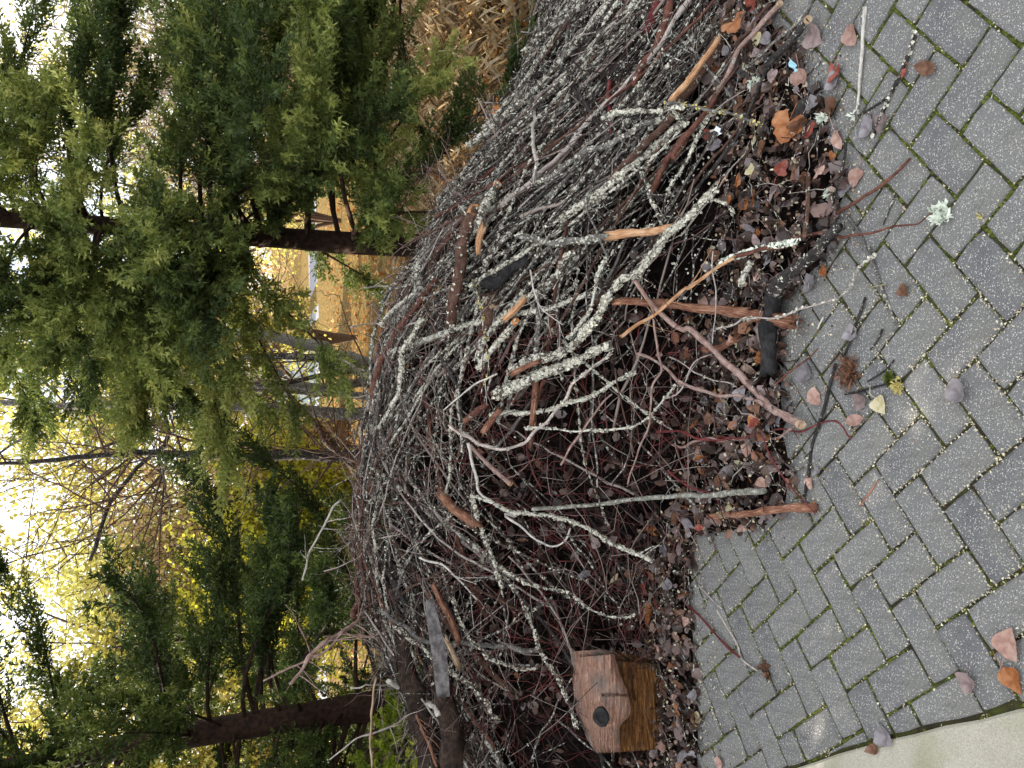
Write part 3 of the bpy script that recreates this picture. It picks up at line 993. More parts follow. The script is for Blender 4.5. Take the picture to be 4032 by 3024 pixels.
X = g.uniform(-.75, .75, nl) * Y
c = np.stack([X, Y, -.02 + g.uniform(0, .05, nl)], 1)
u = unit(np.c_[g.normal(0, 1, (nl, 2)), g.normal(0, .45, nl)]); w_ = unit(np.cross(u, np.c_[g.normal(0, .5, (nl, 2)), np.ones(nl)]))
sz = g.uniform(.03, .06, (nl, 1))
V = np.stack([c + u * sz, c + w_ * sz * .6, c - u * sz, c - w_ * sz * .6], 1).reshape(-1, 3)
b = np.arange(nl)[:, None] * 4
ll.add(V, np.concatenate([b + [[0, 1, 2]], b + [[0, 2, 3]]]), None, np.repeat(g.random(nl), 4))
tag(link('lawn_leaves', ll.mesh('lawn_leaves', 'lawn_leaf', smooth=False)), 'orange fallen leaves carpeting the sunny lawn behind the pile', 'leaves', kind='stuff')

# ------------------------------------------------------------------ the heap: dark core added and coloured for the shade inside
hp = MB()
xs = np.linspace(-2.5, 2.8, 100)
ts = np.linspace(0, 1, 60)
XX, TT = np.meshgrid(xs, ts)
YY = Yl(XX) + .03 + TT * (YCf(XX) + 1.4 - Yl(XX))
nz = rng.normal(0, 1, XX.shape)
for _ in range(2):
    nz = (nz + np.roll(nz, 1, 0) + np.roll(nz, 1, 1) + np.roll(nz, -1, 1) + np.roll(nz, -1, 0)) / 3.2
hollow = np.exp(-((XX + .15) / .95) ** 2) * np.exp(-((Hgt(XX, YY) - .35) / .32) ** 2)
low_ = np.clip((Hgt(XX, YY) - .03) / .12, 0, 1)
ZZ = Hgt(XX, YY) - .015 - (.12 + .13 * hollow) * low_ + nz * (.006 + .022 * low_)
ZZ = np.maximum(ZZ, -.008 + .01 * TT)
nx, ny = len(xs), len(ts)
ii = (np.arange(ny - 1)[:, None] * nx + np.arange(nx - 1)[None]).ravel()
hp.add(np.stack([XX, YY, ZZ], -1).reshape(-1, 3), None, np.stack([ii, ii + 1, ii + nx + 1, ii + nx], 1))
tag(link('dark_core', hp.mesh('dark_core', 'heap_core')), 'near-black core added for the deep shade inside the brush pile', 'dark core', kind='stuff')

# ------------------------------------------------------------------ branches
def flakes(P, r, count, size, seed):
    """crusty lichen flakes on a branch's skin"""
    g = np.random.default_rng(seed)
    T, N, B = frames(P)
    k = g.integers(0, len(P), count)
    clump = g.random(len(P)) ** 1.5
    pr = clump / clump.sum()
    k = g.choice(len(P), count, p=pr)
    a = g.random(count) * 6.283
    nr = np.cos(a)[:, None] * N[k] + np.sin(a)[:, None] * B[k]
    pos = P[k] + nr * (r[k] * g.uniform(.92, 1.05, count))[:, None] + T[k] * g.normal(0, .006, (count, 1))
    u = unit(np.cross(nr, g.normal(0, 1, (count, 3))))
    v_ = np.cross(nr, u)
    sz = (size * g.uniform(.4, 1.3, count))[:, None]
    tilt = g.uniform(.1, 1.0, (count, 1))
    c = pos + nr * sz * .15
    p = [c + u * sz * g.uniform(.6, 1.2, (count, 1)), c + v_ * sz * g.uniform(.5, 1.1, (count, 1)) + nr * sz * tilt * .7,
         c - u * sz * g.uniform(.6, 1.2, (count, 1)) + nr * sz * tilt * .5, c - v_ * sz * g.uniform(.5, 1.1, (count, 1))]
    V = np.stack([c] + p, 1).reshape(-1, 3)
    b = np.arange(count)[:, None] * 5
    t = np.concatenate([b + np.array([[0, 1, 2]]), b + np.array([[0, 2, 3]]), b + np.array([[0, 3, 4]]), b + np.array([[0, 4, 1]])])
    return V, t

def grow_twigs(mb, P, r, count, seed, ln=(.05, .18), tint=.5, spread=1.0):
    g = np.random.default_rng(seed)
    T, N, B = frames(P)
    for _ in range(count):
        k = int(g.integers(len(P) // 8, len(P)))
        a = g.random() * 6.283
        d = unit(T[k] * g.uniform(.3, 1.1) + (np.cos(a) * N[k] + np.sin(a) * B[k]) * spread)
        l = g.uniform(*ln)
        m_ = max(4, int(l / .03))
        side = unit(np.cross(d, g.normal(0, 1, 3)))
        s = np.linspace(0, 1, m_)
        Q = P[k] + d * (s * l)[:, None] + side * (s ** 2 * l * g.uniform(-.35, .35))[:, None] + g.normal(0, l * .018, (m_, 3)) * s[:, None]
        r0 = min(r[k] * .6, g.uniform(.0016, .0035))
        v, t, q = tube(Q, np.linspace(r0, .0007, m_), 4, .1)
        mb.add(v, t, q, tint)

NB = [0]
def make_branch(name, label, cat, P, r0, r1, mat, group=None, cut=None, cutmat='wood_cut', twigs=0, lichen=0, lsize=.006, sides=8,
                rough=.10, knobs=True, tl=(.05, .18), lmat='lichen', wob=1.0):
    NB[0] += 1
    g = np.random.default_rng(1000 + NB[0])
    ln = np.linalg.norm(np.diff(P, axis=0), axis=1).sum()
    n_ = max(6, int(ln / max(.014, .9 * min(r0, r1))))
    n_ = min(n_, 56 if name != 'heap_stick' else 36)
    Q = spline(P, n_)
    # gentle crookedness
    ph = g.random((3, 3)) * 6.28
    s = np.linspace(0, 1, n_)
    amp = min(.010, .012 * ln + .001) * wob
    for k in range(3):
        Q = Q + amp * .5 ** k * np.sin(s[:, None] * ln * (14 * 2 ** k) + ph[k][None]) * np.array([[1, 1, 1]])
    r = np.linspace(r0, r1, n_) * (1 + .06 * np.sin(s * ln * 40 + ph[0][0]))
    if knobs:
        for _ in range(int(ln / .12)):
            c0 = g.random()
            r = r * (1 + g.uniform(.08, .3) * np.exp(-((s - c0) * ln / .010) ** 2))
    b = MB()
    isw = mat.startswith('wood')
    if isw: sides = max(sides, 13)
    v, t, q = tube(Q, r, sides, rough * (.5 if isw else 1), True, g, .16 if isw else .05, 2.4 if isw else .5)
    b.add(v, t, q)
    ca = np.arange(sides) * 2 * math.pi / sides
    arc = np.r_[0, np.cumsum(np.linalg.norm(np.diff(Q, axis=0), axis=1))]
    gr_ = np.stack(np.broadcast_arrays(np.cos(ca)[None] * r[:, None] * 1.0, np.sin(ca)[None] * r[:, None], arc[:, None]), -1).reshape(-1, 3)
    gr_ = np.vstack([gr_, [[0, 0, 0], [0, 0, arc[-1]]]])
    if twigs:
        grow_twigs(b, Q, r, twigs, 5000 + NB[0], tl)
    org = Q[0].copy()
    me_ = b.mesh(name, mat, origin=org)
    ga = np.zeros((b.n, 3))
    ga[:len(gr_)] = gr_
    ga[len(gr_):] = np.concatenate(b.v)[len(gr_):] - org
    if len(me_.vertices) == b.n:
        at2 = me_.attributes.new('grain', 'FLOAT_VECTOR', 'POINT')
        at2.data.foreach_set('vector', ga.astype(np.float32).ravel())
    o = link(name, me_, None, org)
    tag(o, label, cat, group)
    if cut:
        for end in cut:
            e, d = (Q[0], unit(Q[0] - Q[1])) if end == 's' else (Q[-1], unit(Q[-1] - Q[-2]))
            rr = r[0] if end == 's' else r[-1]
            a = np.arange(10) * .6283
            u = unit(np.cross(d, [.2, .3, 1])); w_ = np.cross(d, u)
            fd = unit(d * .75 + unit(CAM - e) * (.75 if cutmat != 'bark_charred' else 0))
            u = unit(np.cross(fd, [.2, .3, 1])); w_ = np.cross(fd, u)
            ring = e + fd * rr * .35 + rr * 1.10 * (np.cos(a)[:, None] * u + np.sin(a)[:, None] * w_) + fd * g.normal(0, rr * .08, (10, 1))
            u = unit(np.cross(d, [.2, .3, 1])); w_ = np.cross(d, u)
            back = e - d * rr * .9 + rr * 1.03 * (np.cos(a)[:, None] * u + np.sin(a)[:, None] * w_)
            cm = MB()
            jj = np.arange(10); j2 = (jj + 1) % 10
            cm.add(np.vstack([ring, back, [e + fd * rr * .38]]), np.stack([jj, j2, np.full(10, 20)], 1), np.stack([10 + jj, 10 + j2, j2, jj], 1))
            link('cut_end', cm.mesh('cut_end', cutmat, smooth=False, origin=org), o)
    if lichen:
        fv, ft = flakes(Q, r, int(lichen * ln), lsize, 7000 + NB[0])
        fm = MB()
        fm.add(fv, ft)
        tag(link('lichen', fm.mesh('lichen', lmat, smooth=False, origin=org), o), kind='stuff')
    return o, Q, r

def lay(px, lift):
    """Lay a traced line on the heap: its depth follows the heap smoothly and it rests `lift` in front."""
    px = np.asarray(px, float)
    sd_ = np.array([surf(*p) for p in px])
    s = np.r_[0, np.cumsum(np.linalg.norm(np.diff(px, axis=0), axis=1))]
    s = s / s[-1]
    deg = 1 if len(px) < 4 else 2
    fit = np.polyval(np.polyfit(s, sd_, deg), s)
    la = np.interp(s, np.linspace(0, 1, len(np.atleast_1d(lift))), np.atleast_1d(lift))
    d = fit - la
    over = (d - (sd_ - .012)).max()
    if over > 0:
        d = d - .75 * over
    out = np.array([CAM + ray(*p) * dd for p, dd in zip(px, d)])
    out[:, 2] = np.maximum(out[:, 2], .008)
    return out, d
def T_(c, pts, r0, r1, mat, label, cat='branch', lift=.05, name=None, **kw):
    px = zp(c, pts) if c else pts
    P, d = lay(px, lift)
    f0, f1 = d[0] / FPX * ZS, d[-1] / FPX * ZS
    if 'lichen' in mat: f0, f1 = f0 * .80, f1 * .80
    if mat in ('bark_pale', 'bark_white'): f0, f1 = f0 * .85, f1 * .85
    return make_branch(name or {'branch': 'fallen_branch', 'stick': 'broken_stick', 'twig': 'thin_twig', 'log': 'short_log', 'board': 'weathered_board'}[cat],
                       label, cat, P, r0 * f0, r1 * f1, mat, **kw)
def G_(c, pts, r0, r1, mat, label, cat='twig', name=None, rise=0., **kw):
    px = zp(c, pts) if c else pts
    rr = .55 * (r0 + r1) * ZS / FPX * 1.9
    P = np.array([ground(*p, z=rr + rise + .002) for p in px])
    s0, s1 = (np.linalg.norm(P[0] - CAM), np.linalg.norm(P[-1] - CAM))
    return make_branch(name or {'twig': 'thin_twig', 'stick': 'broken_stick', 'log': 'short_log'}[cat], label, cat, P, r0 * ZS / FPX * s0, r1 * ZS / FPX * s1, mat, wob=.4, **kw)
def child(res, parent, name):
    o = res[0]
    o.parent = parent
    o.matrix_parent_inverse = Matrix.Translation(-Vector(parent.location))
    o.name = name
    for key in ('category', 'label', 'group'):
        if key in o: del o[key]
    return o
J = lambda *parts: [p for c, pts in parts for p in zp(c, pts)]

H_ = dict(lichen=900, lsize=.006)
# -- crest
cb_, Qc, rc = T_(4, [(1060, 668), (1030, 760), (1000, 860), (940, 960), (870, 1050), (790, 1150), (720, 1250), (670, 1350), (630, 1450), (590, 1560), (570, 1660), (560, 1800)],
   36, 42, 'bark_lichen', 'thick curved crest branch with pale lichen and a round orange saw cut', lift=.16, cut='s', lichen=500, twigs=3, sides=12, knobs=False)
child(T_(4, [(742, 1142), (735, 1180), (720, 1225), (700, 1290)], 24, 26, 'bark_brown', None, 'stick', .12, cut='s', cutmat='wood_orange', twigs=1), cb_, 'stub')
T_(0, J((4, [(900, 1320), (850, 1410), (820, 1520), (800, 1640)]), (5, [(790, 200), (775, 330), (745, 450)])), 42, 34, 'bark_brown',
   'stout brown log below the crest with jagged orange broken end', 'log', .13, cut='s', cutmat='wood_orange', lichen=260, sides=12)
T_(4, [(1045, 1150), (1000, 1220), (950, 1320), (905, 1450)], 28, 32, 'bark_lichen_heavy', 'stubby blue grey lichened stick ending in a small orange cut near the crest', 'stick', .12, cut='s', **H_)
T_(4, [(950, 1430), (930, 1500), (925, 1570)], 22, 16, 'wood_orange', 'torn splinter of bright orange wood beside the stout crest log', 'stick', .15, name='wood_splinter')
gb, Qs, rs = T_(4, [(1180, 1480), (1300, 1495), (1400, 1500), (1560, 1490), (1760, 1470)], 20, 24, 'bark_grey', 'grey branch whose lower end is split to bare bright orange wood', lift=.10, lichen=300)
child(T_(4, [(1740, 1472), (1860, 1455), (1990, 1440), (2112, 1418)], 24, 22, 'wood_orange', None, 'stick', .105, rough=.16, knobs=False), gb, 'split_wood')
# -- the big lichened diagonals
T_(0, [(2028, 1468), (2123, 1418), (2218, 1367), (2275, 1335), (2330, 1270), (2376, 1209), (2458, 1120), (2540, 1013), (2635, 915), (2758, 816), (2841, 760)], 30, 14, 'bark_lichen_heavy',
   'long heavily lichened branch crossing the pile from its middle toward the dark hollow', lift=.13, twigs=5, lichen=1400, lsize=.008, sides=10)
T_(0, zp(5, [(1030, 885), (1160, 830), (1260, 775), (1400, 705), (1540, 645), (1650, 610), (1750, 575)]), 38, 22, 'bark_lichen_heavy',
   'thickest crusty white lichened limb in the centre of the pile', lift=.12, lichen=1700, lsize=.009, sides=12, cut='s', cutmat='wood_red')
T_(0, J((5, [(1820, 510), (1900, 450), (2000, 395), (2100, 310), (2212, 212)]), (8, [(140, 205), (270, 105), (400, 30)])), 11, 9, 'wood_orange',
   'stripped pinkish orange branch running down from the lichened limb', lift=.12, twigs=5, rough=.14, wob=.2)
T_(5, [(1150, 742), (1230, 700), (1290, 672)], 16, 12, 'wood_red', 'small reddish stripped stick on top of the lichened limb', 'stick', .15)
T_(5, [(1000, 1012), (1160, 990), (1300, 962), (1480, 930), (1600, 908), (1700, 850), (1800, 790), (1890, 730)], 16, 12, 'bark_lichen_heavy', 'gently bowed lichened branch below the thickest limb', lift=.08, **H_)
T_(5, [(730, 1050), (830, 1120), (900, 1180), (980, 1222), (1100, 1215), (1180, 1180), (1280, 1090), (1380, 980), (1500, 860), (1620, 730), (1740, 600)], 13, 8, 'bark_pale',
   'smooth whitish branch bent like a hook in the middle of the pile', lift=.16, lichen=120)
T_(0, J((5, [(850, 1180), (900, 1340), (960, 1480), (1040, 1580), (1140, 1650)]), (6, [(1080, 90), (1180, 160), (1280, 220), (1400, 262), (1475, 240), (1500, 185)])), 12, 7, 'bark_white',
   'slender white bare branch hooking upward at its lower tip', lift=.14)
T_(0, J((5, [(870, 1520), (1000, 1550), (1240, 1610), (1440, 1650)]), (6, [(1400, 112), (1550, 160), (1700, 220), (1850, 290), (2010, 380)])), 11, 14, 'bark_lichen_heavy',
   'straight lichened branch slanting over the leafy hollow', lift=.13, lichen=700, twigs=3)
T_(0, J((5, [(1260, 1590), (1500, 1572), (1800, 1540), (2205, 1502)]), (8, [(200, 1502), (400, 1490), (592, 1475)])), 12, 19, 'bark_greygreen',
   'long straight smooth grey green stick leaning in the hollow', 'stick', (.14, .09), knobs=False, twigs=0, wob=.2)
T_(6, [(880, -40), (920, 100), (980, 260), (1020, 420), (1062, 532)], 15, 12, 'bark_lichen_heavy', 'whitish lichened branch with blunt broken tip above the leafy hollow', lift=.13, lichen=600)
T_(6, [(1010, 375), (1100, 430), (1210, 490), (1350, 550), (1500, 600), (1640, 680), (1820, 715), (1890, 700)], 11, 6, 'bark_lichen', 'long lichen spotted branch ending beside the maple leaf', lift=.12, lichen=420, twigs=3)
T_(6, [(1080, 480), (1160, 590), (1220, 700), (1270, 810), (1320, 920), (1370, 1020), (1430, 1160), (1480, 1280), (1522, 1390)], 12, 14, 'bark_lichen', 'mottled branch pointing down at the wood chunk', lift=.11, lichen=520, twigs=3)
T_(6, [(560, 345), (640, 372), (700, 390), (770, 450), (830, 520), (905, 625)], 9, 5, 'bark_white', 'short bone white crooked twig at the edge of the hollow', 'twig', .14, twigs=3)
T_(6, [(690, 420), (760, 560), (800, 720), (850, 840), (920, 930), (1000, 1000), (1150, 1020), (1275, 1030)], 9, 8, 'bark_lichen', 'drooping lichened branch curving across the grey board', lift=.12, lichen=420, twigs=5)
T_(6, [(380, 770), (500, 880), (620, 960), (740, 1030), (830, 1100), (910, 1190), (1000, 1330), (1050, 1400)], 12, 12, 'bark_lichen', 'lichened branch arching over the grey board toward the wood chunk', lift=.15, lichen=520, twigs=4)
T_(6, [(330, 690), (400, 740), (560, 830), (720, 890), (950, 900), (1100, 905), (1310, 910)], 13, 16, 'bark_grey', 'smooth grey brown stick with an elbow bend over the dark hollow', 'stick', .10)
T_(6, [(648, 530), (700, 650), (760, 770), (795, 865)], 14, 17, 'wood_red', 'rusty brown split stick poking from under the crest', 'stick', .09)
T_(6, [(718, 850), (760, 930), (795, 1010)], 16, 19, 'wood_pale', 'short pale tan stick end under the grey elbow stick', 'stick', .10, cut='e', cutmat='wood_pale')
T_(6, [(370, 1128), (500, 1198), (600, 1250), (675, 1308)], 17, 20, 'bark_white', 'short bleached white split stick on the rotten log', 'stick', .14, rough=.18, knobs=False)
T_(6, [(150, -60), (155, 150), (162, 350), (158, 560), (165, 720)], 14, 17, 'bark_redbrown', 'straight red brown pole lying along the top of the pile', 'stick', .10)
_, Qf, rf = T_(0, [(1135, 2690), (1180, 2640), (1235, 2580), (1300, 2525), (1380, 2460), (1450, 2400)], 9, 13, 'bark_pink', 'reddish brush bundle stem sticking out past the crest', lift=.18, twigs=22, tl=(.12, .3))
T_(0, zp(3, [(1640, 1112), (1800, 1040), (2000, 960), (2120, 800)]), 5, 7, 'bark_pink', 'thin pinkish twig fanning out beyond the crest beside the brush bundle', 'twig', .20, twigs=5)
T_(0, zp(3, [(1870, 500), (1900, 420), (1960, 260), (2060, 60), (2110, 0)]), 6, 8, 'bark_pale', 'pale twig rising from the crest against the yellow leaves', 'twig', .2, twigs=6)
T_(6, [(110, 1150), (200, 1150), (320, 1150), (420, 1130)], 5, 6, 'bark_pale', 'pale horizontal twig with a lichen knob at the conifer edge', 'twig', .2, twigs=2)
T_(6, [(0, 1600), (150, 1500), (280, 1440), (400, 1380), (470, 1330)], 5, 7, 'bark_pale', 'pale straw coloured twig crossing the golden foliage', 'twig', .2, twigs=4)
T_(6, [(255, 1640), (262, 1480), (262, 1300), (275, 1100)], 6, 6, 'wood_pale', 'straight yellowish reed lying before the golden foliage', 'twig', .22, knobs=False)
T_(6, [(540, 1330), (600, 1480), (660, 1640)], 7, 8, 'wood_red', 'orange brown stem at the rotten log end', 'twig', .17, twigs=4)
# -- lower middle
pf = T_(0, J((5, [(1890, 172), (1960, 270), (2050, 360), (2200, 462)]), (8, [(130, 462), (230, 550), (330, 660), (450, 770), (570, 880), (680, 970), (825, 1068)])), 13, 25, 'bark_pink',
   'smooth pinkish forked branch with its butt resting on the leaf litter', lift=(.12, .10, .03), cut='e', cutmat='wood_pale', knobs=False, wob=.5)
child(T_(0, J((5, [(1905, 640), (2010, 675), (2100, 735), (2205, 800)]), (8, [(60, 775), (120, 810), (260, 870), (400, 900), (575, 918)])), 9, 11, 'bark_pink', None, lift=(.13, .06)), pf[0], 'fork')
T_(0, [(2425, 1190), (2480, 1185), (2620, 1195), (2727, 1209), (2900, 1230), (3115, 1262)], 17, 38, 'wood_red', 'long stripped reddish orange split stick above the charred log', 'stick', (.10, .06), sides=16, rough=.16, knobs=False, wob=.3)
cl_ = T_(8, [(622, 750), (620, 640), (618, 520), (630, 400), (640, 250)], 48, 52, 'bark_charred', 'thick charred black log with an angled limb lying in the leaf litter', 'log', .05, sides=12, knobs=False)
child(T_(0, J((8, [(620, 280), (680, 190), (760, 120), (830, 70)]), (7, [(890, 1590), (1000, 1490), (1085, 1400)])), 46, 30, 'bark_dark', None, 'log', .05, sides=12, lichen=60, knobs=False), cl_[0], 'side_limb')
T_(8, [(200, 585), (300, 590), (380, 560), (440, 525)], 14, 17, 'wood_red', 'short curved rusty bark strip near the charred log', 'stick', .04, name='bark_strip')
T_(8, [(450, 190), (480, 110), (510, 50)], 26, 22, 'bark_lichen_heavy', 'stubby pale lichened chunk lying on the litter', 'stick', .04, lichen=500)
T_(9, [(270, 98), (400, 82), (540, 65), (680, 55), (800, 45), (905, 42)], 18, 24, 'wood_red', 'peeling brown stick with dark knot at the litter edge', 'stick', .03, wob=.4)
T_(8, [(-60, 1118), (200, 1135), (400, 1142), (600, 1130), (780, 1100), (950, 1022), (1080, 1062), (1165, 1155)], 7, 5, 'bark_red', 'long dark red shoot curling onto the pavers', 'twig', (.06, .03), twigs=6, tl=(.02, .06), knobs=False)
T_(8, [(570, 1125), (650, 1270), (750, 1430), (830, 1530), (915, 1618)], 6, 4, 'bark_red', 'thin red shoot slanting over the peeling brown stick', 'twig', .05, knobs=False)
T_(8, [(0, 1165), (100, 1195), (250, 1165), (450, 1150), (700, 1125), (780, 1105)], 8, 7, 'bark_pink', 'brown twig lying under the long red shoot', 'twig', .04)
T_(8, [(280, 480), (500, 412), (700, 362), (900, 330), (1000, 298), (1100, 220), (1200, 112), (1310, 0)], 8, 4, 'bark_pale', 'long arched straw pale twig reaching over the pavers', 'twig', (.10, .03), knobs=False, lichen=150)
T_(8, [(285, -20), (275, 120), (285, 260), (280, 400), (275, 560)], 5, 4, 'bark_pale', 'thin upright looking pale twig above the stripped reddish stick', 'twig', .14, knobs=False)
T_(8, [(800, 330), (810, 420), (790, 530), (775, 620)], 8, 6, 'bark_grey', 'short grey twig at the end of the stripped reddish stick', 'twig', .05)
T_(8, [(-40, 905), (60, 860), (150, 700), (200, 640), (280, 610)], 7, 4, 'bark_pale', 'forked pale twig hanging left of the pinkish branch', 'twig', .10, twigs=4)
T_(8, [(10, 640), (130, 700), (260, 770), (420, 835)], 5, 4, 'bark_pale', 'thin pale twig crossing under the pinkish forked branch', 'twig', .05)
T_(8, [(0, 1340), (120, 1440), (260, 1500), (330, 1650)], 6, 4, 'bark_red', 'red shoot across the smooth grey green stick', 'twig', .08, knobs=False)
T_(8, [(660, 828), (780, 712), (920, 580)], 7, 4, 'bark_redbrown', 'straight thin brown twig before the charred log end', 'twig', .05)
# -- right flank
T_(0, J((4, [(2205, 640), (2150, 700), (2040, 822), (1900, 980), (1790, 1060), (1640, 1192)]),), 26, 16, 'bark_brown', 'straight brown stick with orange stripped lower half on the flank', 'stick', .11, knobs=False)
T_(0, J((7, [(40, 700),]), (4, [(2190, 770), (2100, 835), (2000, 935), (1860, 1040), (1740, 1142), (1600, 1252), (1440, 1372)])), 20, 28, 'bark_lichen_heavy', 'whitish lichened branch lying parallel under the brown flank stick', lift=.09, lichen=1000, lsize=.007)
T_(4, [(1290, 1130), (1470, 1020), (1600, 962), (1800, 862), (1950, 765), (2130, 690)], 16, 15, 'bark_grey', 'slim grey branch crossing the flank above the brown stick', lift=.10, lichen=300, twigs=4)
T_(0, J((4, [(1990, 1192), (2060, 1070), (2140, 940), (2205, 850)]), (7, [(30, 980), (80, 900), (160, 790), (230, 690), (300, 590)])), 22, 17, 'bark_redbrown', 'smooth reddish brown stick over the black gap on the flank', 'stick', .08, knobs=False)
T_(4, [(2130, -40), (2085, 120), (2020, 280), (1945, 400), (1895, 535)], 26, 24, 'bark_redbrown', 'dark reddish branch high on the flank near the frame edge', lift=.07, lichen=80)
T_(4, [(2060, -40), (2020, 60), (1985, 150), (1955, 200)], 28, 26, 'bark_red', 'short thick maroon stick beside the dark reddish flank branch', 'stick', .06)
T_(4, [(1375, -60), (1370, 60), (1352, 180), (1328, 300), (1318, 430)], 30, 22, 'bark_dark', 'dark upright looking branch end on the low shoulder of the pile', lift=.15, lichen=260)
T_(4, [(1460, 110), (1430, 190), (1400, 260)], 18, 22, 'bark_weathered', 'short pale broken stick behind the dark shoulder branch', 'stick', .07, cut='e', cutmat='wood_orange')
T_(4, [(1490, 0), (1475, 150), (1462, 300), (1450, 420)], 9, 10, 'bark_grey', 'thin straight grey rod on the shoulder of the pile', 'stick', .10)
T_(4, [(1410, 65), (1500, 30), (1600, -20)], 22, 26, 'bark_lichen_heavy', 'lichen white stub at the frame edge on the shoulder', 'stick', .08, **H_)
T_(4, [(1690, 735), (1800, 710), (1950, 690), (2080, 680), (2205, 660)], 14, 15, 'bark_lichen_heavy', 'lichened branch lying level across the flank sticks', lift=.14, **H_)
T_(0, J((7, [(0, 660), (110, 665), (200, 678), (350, 690), (480, 740), (605, 792)]),), 12, 6, 'bark_grey', 'grey twig with yellow lichen tufts over the split bark stick', 'twig', .12, lichen=160, lmat='lichen_yellow')
tl_ = T_(7, [(320, 255), (230, 400), (150, 520), (40, 640)], 42, 44, 'bark_brown', 'thick brown limb with its bark split open to orange wood', 'branch', .06, sides=12)
child(T_(7, [(300, 262), (210, 392), (130, 505), (20, 630)], 17, 20, 'wood_orange', None, 'stick', .10, rough=.2, knobs=False), tl_[0], 'split_wood')
T_(7, [(690, 15), (600, 132), (500, 262), (425, 365), (335, 500), (240, 620)], 18, 14, 'bark_pink', 'pinkish grey straight stick pointing off the pile at the paver edge', 'stick', .06, cut='s', cutmat='wood_pale', knobs=False)
T_(7, [(640, 20), (560, 110), (480, 220), (400, 300)], 12, 11, 'bark_brown', 'thin brown stick beside the pinkish straight stick', 'stick', .05)
T_(7, [(870, 125), (780, 242), (700, 325), (615, 415)], 22, 22, 'bark_dark', 'short dark stick lying where litter meets pavers', 'stick', .05, lichen=80, cut='s', cutmat='wood_pale')
T_(7, [(895, 40), (800, 150), (700, 240), (560, 340), (440, 430)], 9, 7, 'bark_grey', 'thin grey twig above the short dark stick', 'twig', .06)
T_(7, [(870, 1090), (872, 1200), (870, 1320), (842, 1485)], 13, 14, 'bark_brown', 'straight brown stick flat on the leaf litter', 'stick', .05)
T_(7, [(1095, 890), (1085, 1000), (1050, 1160)], 11, 8, 'bark_dark', 'short dark twig on the litter next to the pavers', 'twig', .03)
T_(7, [(830, 640), (835, 750), (835, 860)], 8, 7, 'bark_dark', 'dark little twig standing among orange leaves', 'twig', .05)
T_(7, [(0, 1440), (100, 1370), (200, 1290), (290, 1245), (360, 1275), (405, 1325)], 16, 5, 'bark_lichen', 'forked lichened branch tip over the black gap', lift=.10, lichen=500)
T_(7, [(0, 1180), (60, 1100), (130, 970), (190, 850), (240, 740)], 10, 7, 'bark_lichen', 'knobbly lichened twig above the black gap on the flank', 'twig', .09, lichen=500)
T_(7, [(300, 1640), (520, 1560), (700, 1520), (850, 1490), (1050, 1465), (1250, 1440), (1450, 1390), (1650, 1345)], 15, 4, 'bark_redbrown', 'long tapering branch with white lichen sleeve pointing at the lichen tuft', lift=(.06, .03), knobs=False)
P_, d_ = lay(zp(7, [(330, 1630), (520, 1560), (700, 1520), (800, 1500)]), .06)
fv, ft = flakes(spline(P_, 30), np.full(30, .006), 420, .007, 77)
fm = MB(); fm.add(fv, ft)
par = COL.objects[-1]
tag(link('lichen', fm.mesh('lichen', 'lichen_pale', smooth=False, origin=par.location), par), kind='stuff')
# -- middle of the heap
T_(5, [(950, 150), (1000, 180), (1050, 178), (1110, 115), (1175, 65), (1215, 35)], 40, 26, 'bark_charred', 'curved charcoal black limb wedged below the crest', 'log', .08, sides=12, knobs=False)
T_(5, [(1020, 300), (990, 400), (960, 500)], 46, 48, 'bark_brown', 'fat brown stub with a pale flaky sawn face in the middle of the pile', 'log', .06, cut='s', cutmat='wood_pale', sides=12)
T_(5, [(1205, 285), (1150, 350), (1100, 400)], 17, 18, 'wood_orange', 'clean bright orange split face of a stick in mid pile', 'stick', .11, name='wood_splinter', knobs=False)
T_(5, [(1155, 415), (1080, 500), (1000, 610), (935, 705)], 26, 22, 'bark_lichen_heavy', 'stout lichened stick below the orange split face', 'stick', .09, cut='s', **H_)
T_(0, J((4, [(1530, 1590)]), (5, [(1480, 20), (1380, 130), (1260, 242), (1150, 332), (1060, 430), (900, 640)])), 22, 24, 'bark_lichen', 'long lichened pole running beside the orange split face', 'branch', .08, lichen=600)
T_(5, [(1740, 0), (1650, 140), (1630, 270), (1590, 400), (1490, 525)], 13, 9, 'bark_lichen_heavy', 'slim lichened twig standing above the big lichened diagonal', 'twig', .10, **H_)
T_(5, [(1300, 330), (1292, 470), (1288, 600), (1275, 700)], 15, 18, 'bark_grey', 'grey stick lying level in mid pile behind the white star twig', 'stick', .07, lichen=160)
T_(5, [(1275, 790), (1275, 890), (1258, 1062)], 18, 19, 'wood_red', 'rust orange stick end below the thickest limb', 'stick', .08, cut='e', cutmat='wood_orange')
T_(5, [(1240, 95), (1262, 220), (1300, 332), (1380, 400), (1452, 440)], 6, 4, 'bark_white', 'star shaped spray of thin white twigs in mid pile', 'twig', .16, twigs=9, tl=(.05, .13))
T_(5, [(1210, 1075), (1350, 1090), (1500, 1108), (1650, 1110), (1800, 1072), (1950, 1020), (2060, 950), (2150, 830)], 9, 7, 'bark_lichen_heavy', 'thin whitish twig wavering below the hooked branch', 'twig', .12, lichen=260)
T_(5, [(1435, 1315), (1530, 1140), (1640, 990), (1760, 880)], 7, 5, 'bark_pink', 'thin pinkish twig crossing the whitish wavering twig', 'twig', .14)
T_(5, [(2010, 420), (2050, 570), (2070, 720), (2010, 850), (1980, 970), (1940, 1150), (1860, 1425)], 8, 5, 'bark_pink', 'long thin pinkish twig hanging across the black gap in mid pile', 'twig', .13, knobs=False)
